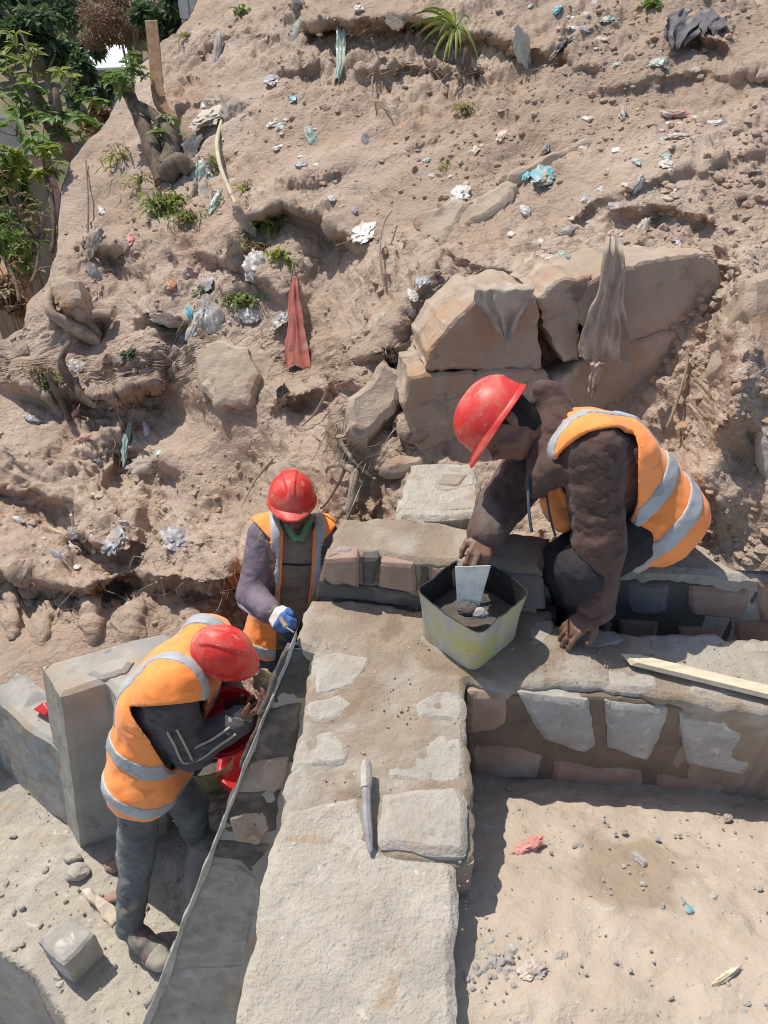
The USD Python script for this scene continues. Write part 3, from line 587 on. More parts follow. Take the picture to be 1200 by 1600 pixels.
for k in range(110):
    p = fill_at(rs.normal(762, 28), rs.normal(1505, 24)); o.append(p + [0, 0, .004]); r.append(.004 * 4 ** (rs.random() ** 2))
structure('gravel', blobs(o, r, rs), M['stone_grey'], smooth=False, kind='stuff')
o = []; r = []
while len(o) < 500:
    x, y = rs.uniform(-1.9, -.95), rs.uniform(1.2, 2.6); o.append((x, y, lowz(x, y) + .004)); r.append(.003 * (7 ** (rs.random() ** 2.8)))
while len(o) < 1100:
    x, y = rs.uniform(-.28, 1.3), rs.uniform(.9, 1.86)
    if (x > .22 and y < 1.68) or x < -.2 - .1 * (1.9 - y): continue
    o.append((x, y, -.006)); r.append(.0016 * (4 ** (rs.random() ** 2.0)))
structure('crumbs', blobs(o, r, rs), M['stone_dusty'], smooth=False, kind='stuff')

# ------------------------------------------------------------------ plants
def leafmat(n, c, t): return mat(n, ramp3(c, .7, 1.3), scale=14, bump=.1, rough=.55, spec=.35, tr=t)
M['leaf'] = leafmat('fresh_leaf', (.115, .19, .045), (.20, .34, .05)); M['leaf_y'] = leafmat('yellow_green_leaf', (.21, .25, .055), (.34, .40, .06))
M['leaf_d'] = leafmat('dark_leaf', (.06, .10, .042), (.09, .15, .05)); M['dry'] = leafmat('dry_leaf', (.22, .135, .075), (.22, .13, .06)); M['straw'] = leafmat('straw', (.36, .30, .18), (.3, .24, .12))
M['bark'] = mat('bark', [(.3, (.09, .065, .048)), (.5, (.15, .11, .08)), (.7, (.24, .19, .145))], scale=22, bump=.9, bscale=70, stretch=(1, 1, .3))
M['root'] = mat('root_wood', [(.3, (.20, .15, .11)), (.5, (.30, .235, .175)), (.7, (.40, .32, .25))], scale=18, bump=.8, bscale=70)
M['cane'] = mat('pale_cane', ramp3((.52, .44, .31), .85, 1.12), scale=14, bump=.3)
def leaves(P0, D0, L, Wd, rs, droop=.4, curl=.25):
    """pointed leaves: rows of base points, directions, lengths, widths -> one mesh of folded blades"""
    V, Fc = [], []
    for p, d, l, w in zip(P0, D0, L, Wd):
        d = unit(d); sd = np.cross(d, (0, 0, 1.)); sd = unit(sd if np.linalg.norm(sd) > .05 else np.array([1., 0, 0])); a = rs.uniform(-.7, .7)
        up = np.cross(sd, d); sd = sd * math.cos(a) + up * math.sin(a); up = np.cross(sd, d)
        k = len(V); V += [p, p + d * l * .35 + sd * w * .5 + up * w * curl - [0, 0, droop * l * .1], p + d * l * .35 - sd * w * .5 + up * w * curl - [0, 0, droop * l * .1],
                          p + d * l * .4 - [0, 0, droop * l * .12], p + d * l * .75 + sd * w * .32 - [0, 0, droop * l * .4], p + d * l * .75 - sd * w * .32 - [0, 0, droop * l * .4], p + d * l - [0, 0, droop * l * .75]]
        Fc += [[k, k + 1, k + 3], [k, k + 3, k + 2], [k + 1, k + 4, k + 3], [k + 3, k + 5, k + 2], [k + 3, k + 4, k + 6], [k + 3, k + 6, k + 5]]
    return trimesh.Trimesh(np.array(V), np.array(Fc), process=False)
def pxp(pts, dt=0.0):
    """picture points (u, v, metres beyond the bank's surface or absolute distance when > 2)"""
    out = []
    for q in pts:
        if len(q) > 2 and q[2] > 2: out.append(P(q[0], q[1], q[2]))
        else: out.append(hill(q[0], q[1])[0] + (0 if len(q) < 3 else 1) * np.array([0, -1, .3]) * (q[2] if len(q) > 2 else 0))
    return np.array(out)
def leafy(name, label, cat, stems, clusters, leafm, seed, t, barkm='bark', group=None, droop=.5):
    """stems: lists of (u, v, dist) with radii; clusters: (u, v, spread px, number of leaves, length m)"""
    rs = np.random.default_rng(seed); th = thing(name, label, cat, P(stems[0][0][0][0], stems[0][0][0][1], stems[0][0][0][2]), group)
    for pts, r in stems: part(th, 'stem', tube([P(*q) for q in pts], r, 7, wob=.5, seed=seed), M[barkm], 60)
    for (u, v, sp, n_, l, *mm) in clusters:
        pts, ds, ls, ws = [], [], [], []
        ctr = P(u, v, t); s = sp * t / FOC
        tw = []
        for k in range(max(1, n_ // 6)):
            tip = ctr + rs.normal(0, .55, 3) * s; hub = ctr - np.array([0, 0, s * .8]); tw.append(tube([hub, (hub + tip) / 2 + rs.normal(0, .1, 3) * s, tip], .003 * t / 5, 4, sub=2))
            for q in range(6):
                a = rs.uniform(0, 6.28); d = np.array([math.cos(a), math.sin(a) * .8, rs.uniform(-.25, .7)]); pts.append(tip); ds.append(d); ls.append(l * rs.uniform(.6, 1.2)); ws.append(ls[-1] * rs.uniform(.3, .42))
        part(th, 'foliage', leaves(pts, ds, ls, ws, rs, droop), M[mm[0] if mm else leafm], False)
        part(th, 'twigs', cat_(tw), M[barkm], 60)
    return th
leafy('tree', 'leafy green tree stump with fresh shoots at the left edge above the pink house', 'tree',
      [([(100, 235, 7.6), (80, 190, 7.65), (62, 165, 7.6), (52, 138, 7.55)], [.10, .085, .075, .05]), ([(78, 195, 7.6), (90, 165, 7.5), (86, 140, 7.5)], [.05, .04, .03]), ([(60, 165, 7.6), (30, 130, 7.5), (0, 112, 7.5)], [.025, .018, .012]), ([(60, 150, 7.6), (48, 90, 7.5), (30, 50, 7.5)], [.02, .014, .008]), ([(70, 165, 7.6), (95, 145, 7.5), (110, 120, 7.5)], [.015, .01, .006])],
      [(45, 85, 26, 42, .15, 'leaf_y'), (15, 60, 20, 24, .14, 'leaf_y'), (12, 110, 18, 24, .15, 'leaf_y'), (30, 160, 36, 66, .16), (85, 180, 30, 60, .16), (110, 120, 18, 24, .14, 'leaf_y'), (125, 185, 22, 42, .15), (20, 190, 26, 42, .15), (130, 160, 20, 30, .14), (60, 205, 30, 36, .14)], 'leaf', 301, 7.55)
leafy('tree', 'cut forked stump with few green shoots in front of the rusty plank', 'tree',
      [([(258, 285, 6.05), (245, 250, 6.1), (225, 195, 6.2), (205, 155, 6.3), (192, 134, 6.3)], [.085, .075, .065, .055, .05]), ([(262, 262, 6.05), (268, 225, 6.1), (250, 190, 6.15), (218, 165, 6.2)], [.08, .06, .045, .035]), ([(262, 275, 6.0), (285, 255, 5.9), (300, 268, 5.9)], [.09, .07, .05]), ([(205, 155, 6.3), (207, 120, 6.3), (198, 84, 6.3)], [.025, .015, .006])],
      [(188, 112, 20, 42, .12), (206, 100, 14, 24, .11), (176, 125, 14, 18, .10), (248, 200, 18, 30, .12), (262, 215, 14, 18, .12), (225, 115, 10, 12, .1), (265, 182, 12, 12, .1)], 'leaf', 302, 6.15)
leafy('shrub', 'yellow green leafy shrub at the left edge below the tree stump', 'shrub',
      [([(82, 340, 6.6), (78, 300, 6.6), (70, 265, 6.6), (66, 215, 6.6)], [.03, .025, .015, .008]), ([(95, 372, 6.5), (82, 330, 6.55), (80, 290, 6.6)], [.03, .025, .02])],
      [(70, 222, 18, 30, .14), (86, 225, 14, 18, .12), (78, 250, 22, 36, .12, 'leaf_y'), (60, 275, 14, 18, .12, 'leaf_y'), (85, 262, 20, 24, .11, 'leaf_y')], 'leaf', 303, 6.6)
leafy('shrub', 'dry brown thicket with a few green leaves at the left edge of the ridge', 'shrub',
      [([(60, 405, 6.4), (40, 360, 6.6), (10, 330, 6.7)], [.02, .015, .01]), ([(80, 395, 6.4), (85, 340, 6.4), (80, 310, 6.4)], [.02, .015, .01]), ([(30, 470, 6.2), (20, 430, 6.3), (0, 400, 6.4)], [.015, .012, .008]), ([(50, 440, 6.2), (60, 400, 6.3), (62, 380, 6.3)], [.012, .01, .006])],
      [(25, 320, 36, 96, .07, 'dry'), (55, 350, 30, 72, .06, 'dry'), (20, 385, 30, 60, .10, 'leaf'), (45, 380, 26, 42, .08, 'leaf_y'), (30, 430, 30, 60, .07, 'dry'), (10, 470, 22, 48, .06, 'straw'), (12, 345, 24, 42, .10, 'leaf'), (85, 372, 14, 18, .08, 'leaf')], 'dry', 304, 6.4)
def tuft(name, label, cat, u, v, spread, n_, l, w, mm, seed, updir=(0, -.35, .8), group=None, droop=.8, sub=None):
    rs = np.random.default_rng(seed); p, nrm_ = hill(u, v); t = (p - CAM)[1]; s = spread * np.linalg.norm(p - CAM) / FOC
    th = thing(name, label, cat, p, group)
    for k, m_ in enumerate(mm if isinstance(mm, (list, tuple)) else [mm]):
        ps = p + rs.normal(0, .5, (n_, 3)) * s * np.array([1, .6, .3]); ds = np.array(updir) + rs.normal(0, .55, (n_, 3))
        ls = l * rs.uniform(.5, 1.2, n_); part(th, 'foliage', leaves(ps, ds, ls, np.full(n_, w) * rs.uniform(.7, 1.3, n_), rs, droop), M[m_], False)
    part(th, 'stem', cat_([tube([p, p + np.array(updir) * l * .5 + rs.normal(0, .2, 3) * l * .5], .004, 4, sub=1) for _ in range(5)]), M['root'], 60)
    return th
for a in [('weed', 'green and straw coloured weeds hanging under the forked stump', 'weed', 265, 318, 34, 90, .16, .022, ['leaf_y', 'straw', 'leaf'], 311),
          ('weed', 'thin pale weeds growing left of the forked stump on the ridge', 'weed', 195, 250, 30, 40, .16, .014, ['straw', 'leaf_y'], 312),
          ('weed', 'low straw weeds below the forked stump, left of the hanging rags', 'weed', 222, 285, 24, 40, .12, .014, ['straw', 'leaf_y'], 313),
          ('weed', 'bright green weed above the red cloth', 'weed', 425, 352, 26, 50, .13, .035, ['leaf', 'leaf_y'], 314),
          ('weed', 'yellow green leaves beside the top of the red cloth', 'weed', 442, 405, 14, 40, .10, .03, ['leaf_y'], 315),
          ('weed', 'green plant among plastic bags on the bank', 'weed', 385, 470, 24, 50, .09, .03, ['leaf', 'leaf_y'], 316),
          ('weed', 'small green plant in front of the pale plastic bag', 'weed', 322, 458, 14, 28, .08, .03, ['leaf'], 317),
          ('weed', 'tiny round leaved plant in the shade of the left bank', 'weed', 210, 560, 11, 30, .06, .035, ['leaf_d'], 318),
          ('weed', 'small dark leaved plant under a pale scrap, left bank', 'weed', 258, 510, 9, 20, .06, .03, ['leaf_d'], 319),
          ('weed', 'grassy weed behind the dead branch on the left bank', 'weed', 82, 598, 20, 60, .14, .012, ['leaf', 'straw'], 320),
          ('grass_tuft', 'dry green tuft below the long bladed grass', 'grass tuft', 728, 172, 14, 60, .10, .010, ['leaf_y', 'straw'], 321),
          ('grass_tuft', 'small tuft of grass in the middle of the bare slope', 'grass tuft', 702, 266, 12, 30, .06, .010, ['leaf_y'], 322),
          ('weed', 'green weed at the top edge beside the grey wall', 'weed', 376, 18, 10, 30, .10, .03, ['leaf'], 323),
          ('weed', 'green weed at the top edge of the photo, right half', 'weed', 1020, 4, 12, 40, .07, .02, ['leaf_y', 'leaf'], 324),
          ('weed', 'thin green stalks left of the bent cane, near the cane foot', 'weed', 384, 295, 10, 24, .12, .012, ['leaf_y'], 325),
          ('weed', 'dry straw weeds hanging from the overhang left of the grass clump', 'weed', 600, 60, 40, 60, .12, .008, ['straw', 'dry'], 331),
          ('weed', 'dry brown scrub in the hollow above the red cloth', 'weed', 400, 390, 30, 80, .12, .012, ['dry', 'straw', 'leaf'], 332),
          ('weed', 'grey brown scrub at the foot of the forked stump, right side', 'weed', 300, 345, 26, 70, .12, .012, ['dry', 'leaf'], 333),
          ('weed', 'dry twiggy scrub on the left spur below the bent root', 'weed', 60, 585, 24, 50, .12, .010, ['straw', 'dry'], 334),
          ('weed', 'straw stalks beside the bent cane middle', 'weed', 330, 250, 18, 40, .12, .010, ['straw', 'leaf_y'], 335),
          ('weed', 'dry grass hanging under the right end of the grassy overhang', 'weed', 745, 110, 18, 40, .10, .008, ['straw', 'dry'], 336),
          ('grass_tuft', 'dry tuft on the ridge near the grey plastic strip', 'grass tuft', 292, 60, 10, 26, .10, .012, ['straw', 'leaf_y'], 326)]: tuft(*a)
# long bladed grass at the top
gp, _ = hill(712, 48); gt = thing('grass_clump', 'long arching blades of grass hanging over the dark overhang', 'grass clump', gp)
rs = np.random.default_rng(9)
for (u, v, l) in [(650, 58, 1), (690, 30, 1), (672, 100, 1), (700, 95, 1), (720, 80, 1), (645, 25, 1), (725, 60, 1), (668, 40, 1), (740, 75, 1), (705, 20, 1), (735, 35, 1), (655, 75, 1), (684, 60, 1), (690, 112, 1), (660, 18, 1), (712, 100, 1), (748, 95, 1), (678, 22, 1), (639, 45, 1)]:
    tip = P(u, v, np.dot(gp - CAM, (0, _c, -_s)) - .15); mid = (gp + tip) / 2 + [0, -.03, .12]
    q = np.linspace(0, 1, 9)[:, None]; c = gp * (1 - q) ** 2 + 2 * mid * q * (1 - q) + tip * q ** 2; wd = .0095 * np.sin(np.pi * np.linspace(.12, 1, 9))[:, None] ** .7
    sd = unit(np.cross(tip - gp, (0, -1, .5))); Vb = np.vstack([c + sd * wd, c - sd * wd, c + [0, -.004, .006]]); f_ = []
    for k in range(8): f_ += [[k, k + 1, 18 + k], [k + 1, 19 + k, 18 + k], [18 + k, 19 + k, 9 + k], [19 + k, 10 + k, 9 + k]]
    part(gt, 'blade', trimesh.Trimesh(Vb, np.array(f_), process=False), M['leaf' if u % 2 else 'leaf_y'], True)

M['rust'] = mat('rusty_plank', [(.3, (.20, .12, .07)), (.5, (.29, .175, .10)), (.7, (.36, .24, .14))], scale=8, stretch=(3, 3, .6), bump=.4)
# roots, dead branches, sticks
def stick(name, label, cat, pts, r, mm, group=None, lift=.02, sides=7, forks=(), wob=.7, lin=False):
    w = []
    for q in pts:
        p, n_ = hill(q[0], q[1]); w.append(p + n_ * (lift if len(q) < 3 else q[2]))
    if lin:                                      # stands free of the ground between its ends
        d = [np.dot(x - CAM, (0, _c, -_s)) for x in w]; w = [P(q[0], q[1], d[0] + (d[-1] - d[0]) * k / (len(pts) - 1)) for k, q in enumerate(pts)]
    th = thing(name, label, cat, w[0], group); part(th, 'branch' if cat in ('branch', 'root') else 'shaft', tube(w, r, sides, wob=wob), M[mm], 60)
    for fp, fr in forks:
        w2 = [hill(q[0], q[1])[0] + hill(q[0], q[1])[1] * (lift if len(q) < 3 else q[2]) for q in fp]; part(th, 'fork', tube(w2, fr, sides, wob=wob), M[mm], 60)
    return th
stick('dead_branch', 'grey dead branch lying across the left bank, forked at its left end', 'branch', [(248, 610, .05), (200, 618, .07), (150, 632, .10), (128, 618, .16), (118, 590, .2)], [.012, .02, .028, .03, .022], 'bark', lin=True, forks=[([(150, 635, .1), (130, 610, .2), (140, 585, .25)], [.03, .028, .02]), ([(128, 618, .16), (100, 615, .2), (82, 606, .2)], [.028, .022, .016])])
stick('dead_branch', 'shorter grey branch just below the forked one on the left bank', 'branch', [(178, 636, .04), (210, 632, .05), (240, 628, .05)], [.016, .014, .008], 'root')
stick('root', 'thick bent root curving out of the left spur', 'root', [(92, 462, .03), (115, 490, .1), (135, 515, .14), (160, 516, .12), (185, 495, .06)], [.03, .04, .05, .045, .03], 'root')
stick('dead_stump', 'dark dead stem leaning above the grey bag at the left', 'branch', [(140, 850, .08), (130, 815, .16), (118, 770, .24), (100, 728, .3)], [.032, .028, .022, .014], 'bark', lin=True)
stick('root', 'thick forked roots hanging behind the red helmet of the standing worker', 'root', [(540, 682, .03), (552, 715, .06), (572, 740, .07), (570, 790, .06), (566, 805, .03)], [.02, .022, .024, .022, .02], 'root', forks=[([(552, 715, .06), (530, 735, .05), (515, 740, .02)], [.014, .01, .006]), ([(552, 715, .05), (545, 760, .05), (520, 800, .05)], [.01, .008, .005]), ([(545, 690, .05), (575, 720, .05), (600, 752, .03)], [.012, .01, .006])])
stick('root', 'thin roots in the reddish bank left of the thick roots', 'root', [(520, 600, .03), (500, 640, .05), (470, 665, .03)], [.008, .007, .004], 'root', forks=[([(505, 625, .04), (520, 655, .05), (505, 680, .03)], [.006, .005, .003])])
stick('root', 'thin root trailing down the left of the standing worker', 'root', [(425, 715, .02), (400, 745, .03), (385, 800, .03)], [.006, .005, .004], 'root')
stick('cane', 'bent pale cane standing on the bank left of centre', 'cane', [(354, 168, .12), (340, 215, .16), (342, 250, .18), (360, 300, .16), (384, 348, .06)], [.014, .016, .016, .015, .012], 'cane', wob=.25, lin=True)
stick('stick', 'thin dark stick upright at the left ridge', 'stick', [(136, 380, .03), (138, 320, .1), (134, 250, .2)], [.008, .007, .004], 'bark', lin=True)
stick('stick', 'thin grey stick leaning on the slope above the sand slide', 'stick', [(603, 445, .02), (612, 410, .06), (628, 345, .08)], [.007, .007, .005], 'root')
stick('cane', 'broken pale cane below the dead branch', 'cane', [(75, 828, .05), (100, 822, .06), (128, 806, .06)], [.018, .016, .01], 'cane')
stick('stick', 'short pale twig beside the striped sleeve of the standing worker', 'stick', [(252, 900, .02), (262, 920, .03), (270, 934, .02)], [.006, .006, .005], 'root')
stick('root', 'hanging root strands under the grassy overhang', 'root', [(590, 130, .05), (592, 160, .06), (605, 180, .04), (615, 195, .03)], [.01, .008, .006, .004], 'root')
stick('root', 'root hanging right of the long bladed grass', 'root', [(728, 60, .04), (725, 100, .05), (726, 140, .05)], [.014, .012, .006], 'root')
stick('wire', 'bent steel rod standing behind the vest of the kneeling worker', 'rod', [(1072, 545, .10), (1074, 560, .12), (1066, 600, .14), (1042, 668, .16)], [.005, .006, .006, .006], 'root', wob=0, lin=True)
# tall rusty strip on the ridge: a flat bent board with real thickness
pw = [P(266, 180, 6.2), P(252, 165, 6.22), P(246, 140, 6.25), P(243, 100, 6.3), P(236, 32, 6.35)]
s_ = np.linspace(0, 1, 15); from scipy.interpolate import PchipInterpolator as PCH
cw = PCH(np.array([0, .12, .3, .55, 1]), np.array(pw))(s_); wd = np.array([.045, .01, 0]) ; tk = np.array([0, .012, .002])
Vp = np.vstack([cw - wd - tk, cw + wd - tk, cw + wd + tk, cw - wd + tk]); f_ = []
for k in range(14):
    for a, b in ((0, 1), (1, 2), (2, 3), (3, 0)): f_ += [[a * 15 + k, b * 15 + k, b * 15 + k + 1], [a * 15 + k, b * 15 + k + 1, a * 15 + k + 1]]
f_ += [[0, 15, 30], [0, 30, 45], [14, 44, 29], [14, 59, 44]]
solo('plank', trimesh.Trimesh(Vp, np.array(f_), process=False), M['rust'], 'tall rusty brown plank standing upright on the ridge, bent at its foot', 'plank')

# fine rootlets hanging from the broken banks (uncountable)
rs = np.random.default_rng(21); rt = []
for (u0, v0, u1, v1, cnt) in [(480, 60, 720, 130, 70), (720, 60, 800, 110, 16), (90, 600, 260, 690, 40), (440, 360, 560, 420, 30), (200, 500, 310, 560, 24), (420, 610, 560, 700, 44), (540, 640, 650, 720, 24), (0, 860, 400, 960, 60), (130, 690, 260, 760, 30), (800, 90, 940, 120, 14), (700, 400, 900, 440, 26), (80, 400, 200, 480, 24), (300, 170, 400, 330, 40), (340, 380, 460, 520, 40)]:
    for _ in range(cnt):
        u, v = rs.uniform(u0, u1), rs.uniform(v0, v1); p, n_ = hill(u, v); L = rs.uniform(.05, .20); d = np.array([rs.normal(0, .5), -.25, -.75]) + n_ * .25; q = [p, p + n_ * .012 + d * L * .4 + rs.normal(0, .02, 3), p + n_ * .02 + d * L * .8 + rs.normal(0, .03, 3), p + n_ * .01 + d * L + rs.normal(0, .03, 3)]
        rt.append(tube(q, [rs.uniform(.0022, .005), .003, .002, .001], 4, sub=2))
structure('rootlets', cat_(rt), M['root'], smooth=True, kind='stuff')
# ------------------------------------------------------------------ the far side of the valley: trees, houses
def crown(ctr, rad, n_, l, rs, lobes=9):
    pts, ds = [], []
    hubs = [(np.array(ctr) + rs.normal(0, .5, 3) * rad, rs.uniform(.22, .5)) for _ in range(lobes)]
    for k in range(n_):
        h, q = hubs[rs.integers(lobes)]; d = unit(rs.normal(0, 1, 3)); pts.append(h + d * q * np.array(rad) * rs.random() ** .4); ds.append(d * .5 + rs.normal(0, .6, 3) + [0, 0, .15])
    return leaves(pts, ds, l * rs.uniform(.6, 1.3, n_), l * rs.uniform(.4, .7, n_), rs)
def far_tree(u, v, t, ru, rv, label, mm, seed, n_=900, l=None):
    rs = np.random.default_rng(seed); c = P(u, v, t); R = np.array([ru * t / FOC, ru * t / FOC * .8, rv * t / FOC]); th = thing('tree', label, 'tree', (c[0], c[1], valley_z(c[0], c[1])))
    part(th, 'crown', crown(c, R, n_, l or R[0] * .22, rs), M[mm], False)
    b = np.array([c[0], c[1], min(valley_z(c[0], c[1]), c[2] - R[2] * 1.2)])
    part(th, 'trunk', tube([b, b * .5 + c * .5 + [.1, 0, 0], c], [R[0] * .12, R[0] * .09, R[0] * .05], 7), M['bark'], 60)
    for k in range(5): part(th, 'limb', tube([b * .3 + c * .7, c + rs.normal(0, .4, 3) * R], [R[0] * .05, R[0] * .02], 5, sub=1), M['bark'], 60)
M['dry_red'] = leafmat('dry_reddish_leaf', (.20, .115, .07), (.16, .09, .05))
far_tree(195, 40, 15, 84, 44, 'reddish brown dry tree beyond the ridge, above the white roof', 'dry_red', 401, 4200, .07)
far_tree(265, 12, 13, 40, 40, 'dark bushy tree at the top edge beside the dry reddish tree', 'leaf_d', 402, 1500, .16)
far_tree(60, 75, 34, 75, 28, 'dark green hedge like tree across the valley left of the white roof', 'leaf_d', 403, 1500)
far_tree(105, 18, 42, 36, 60, 'tall dark green tree across the valley at the top edge', 'leaf_d', 404, 1200)
far_tree(25, 10, 46, 60, 18, 'far dark tree in the top left corner', 'leaf_d', 405, 1000)
far_tree(140, 135, 17, 28, 34, 'grey green bush below the white roofed house', 'leaf_d', 406, 1000, .16)
far_tree(150, 195, 10.5, 24, 30, 'dark dry bush behind the ridge, right of the tree stump', 'dry', 407, 700, .12)
far_tree(10, 300, 14, 40, 34, 'green bush below the pink house', 'leaf', 408, 1100, .2)
far_tree(4, 355, 11, 30, 40, 'dark green bush low at the left edge', 'leaf_d', 409, 900, .16)
far_tree(28, 385, 9.5, 34, 26, 'loose green bush at the left edge behind the dry thicket', 'leaf', 410, 700, .12)
far_tree(16, 470, 8.5, 26, 26, 'straw coloured dry bush at the left edge, lowest of the bushes', 'dry', 411, 600, .09)
far_tree(10, 270, 12, 30, 22, 'olive bush at the left edge below the pink house wall', 'leaf_y', 412, 500, .12)
rs = np.random.default_rng(12); pts = []
while len(pts) < 5000:
    x, y = rs.uniform(-90, 30), rs.uniform(44, 150)
    if noise(np.array([x / 9, y / 9, 3.]), 5) > .42: pts.append((x, y, valley_z(x, y)))
pts = np.array(pts)
structure('far_wood', leaves(pts + rs.normal(0, 1, pts.shape) * [1, 1, .7] + [0, 0, 1.0], rs.normal(0, 1, pts.shape) + [0, 0, .6], rs.uniform(.8, 2.2, len(pts)), rs.uniform(.8, 1.8, len(pts)), rs), M['leaf_d'], smooth=False, kind='stuff')
M['roof'] = mat('white_sheet_roof', ramp3((.72, .74, .76), .95, 1.03), scale=1, bump=.05, rough=.4)
M['plaster_o'] = mat('cream_plaster', ramp3((.45, .40, .32)), scale=2, bump=.1); M['plaster_b'] = mat('brown_plaster', ramp3((.22, .165, .12)), scale=2, bump=.2); M['plaster_p'] = mat('pink_plaster', ramp3((.42, .22, .20)), scale=2, bump=.1); M['dark'] = mat('dark_opening', ramp3((.03, .03, .032)), scale=4, bump=0, rough=.4)
M['plaster_g'] = mat('grey_block_wall', ramp3((.36, .36, .35), .85, 1.15), scale=3, bump=.3)
def house(label, u, v, t, w, d, h, wall, roofm, wins, yaw=0, over=.3, pitch=.35):
    c = P(u, v, t); zb = min(valley_z(c[0], c[1]) - .5, c[2] - h); th = thing('house', label, 'house', (c[0], c[1], zb))
    R = trimesh.transformations.rotation_matrix(math.radians(yaw), (0, 0, 1))
    def put(m): m = m.copy(); m.apply_transform(R); m.apply_translation((c[0], c[1], 0)); return m
    part(th, 'wall', put(tm(m3.Manifold.hull_points(np.array([[sx * w / 2, sy * d / 2, z] for sx in (-1, 1) for sy, z in ((-1, zb), (1, zb), (-1, c[2] - .04), (1, c[2] + pitch - .06))])))), M[wall], False)
    rf = np.array([[-w / 2 - over, -d / 2 - over, c[2] - .05], [w / 2 + over, -d / 2 - over, c[2] - .05], [w / 2 + over, d / 2 + over, c[2] + pitch], [-w / 2 - over, d / 2 + over, c[2] + pitch]])
    part(th, 'roof', put(tm(m3.Manifold.hull_points(np.vstack([rf, rf + [0, 0, .1]])))), M[roofm], False)
    for (x, z, ww, hh) in wins:
        wn = part(th, 'window', put(cat_([box((x, -d / 2 - .03, c[2] - z), (ww + .16, .05, .08)).apply_translation((0, 0, s * hh / 2)) for s in (-1, 1)] + [box((x + s * (ww / 2 + .04), -d / 2 - .03, c[2] - z), (.08, .05, hh)) for s in (-1, 1)])), M['plaster_g'], False)
        part(wn, 'pane', put(box((x, -d / 2 - .015, c[2] - z), (ww, .03, hh))), M['dark'], False)
house('white roofed cream house across the valley, below the dry reddish tree', 146, 97, 40, 3.0, 3.5, 2.6, 'plaster_o', 'roof', [(-.9, 1.1, .9, .7), (.6, 1.0, .5, .8)], 12)
house('pink house with a small dark window at the left edge', 12, 222, 27, 1.9, 3.0, 1.5, 'plaster_p', 'roof', [(.25, .35, .34, .3), (.75, .35, .2, .34), (-.6, .35, .34, .3)], 8, .05, -.95)
house('brown lower house in front of the pink one at the left edge', 14, 258, 20, 1.1, 2.0, 1.2, 'plaster_b', 'rust', [(.2, .4, .2, .3)], 5, .08, -.45)
house('grey house with a bright flat roof low at the left edge, behind the thicket', 12, 418, 12, .42, .8, 1.5, 'plaster_b', 'rust', [(.1, .3, .12, .2)], 0, .03, .05)
house('pale tall wall of a building at the left edge above the pink house', 0, 172, 31, .5, 2.0, 1.5, 'plaster_o', 'roof', [(0, .5, .2, .3)], 0, .0, -.6)
# grey block wall at the top
a, b = P(294, 30, 8.2), P(372, 26, 7.6); dr = unit(b - a); nw = np.array([dr[1], -dr[0], 0]); zt = a[2] + .75
tw = thing('block_wall', 'grey block wall standing on top of the ridge at the top edge', 'wall', a)
ln = np.linalg.norm((b - a)[:2]); bl = .38; rowh = .19
for j in range(5):
    for i in range(-1, int(ln / bl) + 2):
        x0, x1 = max(0, i * bl + (j % 2) * bl / 2), min(ln, (i + 1) * bl + (j % 2) * bl / 2 - .012)
        if x1 - x0 < .05: continue
        m = box(((x0 + x1) / 2, 0, a[2] - .18 + j * rowh + rowh / 2), (x1 - x0, .16 + .01 * ((i * 7 + j * 3) % 3), rowh - .012)); m.apply_transform(trimesh.transformations.rotation_matrix(math.atan2(dr[1], dr[0]), (0, 0, 1))); m.apply_translation((a[0], a[1], 0)); part(tw, 'block', m, M['plaster_g'], False)
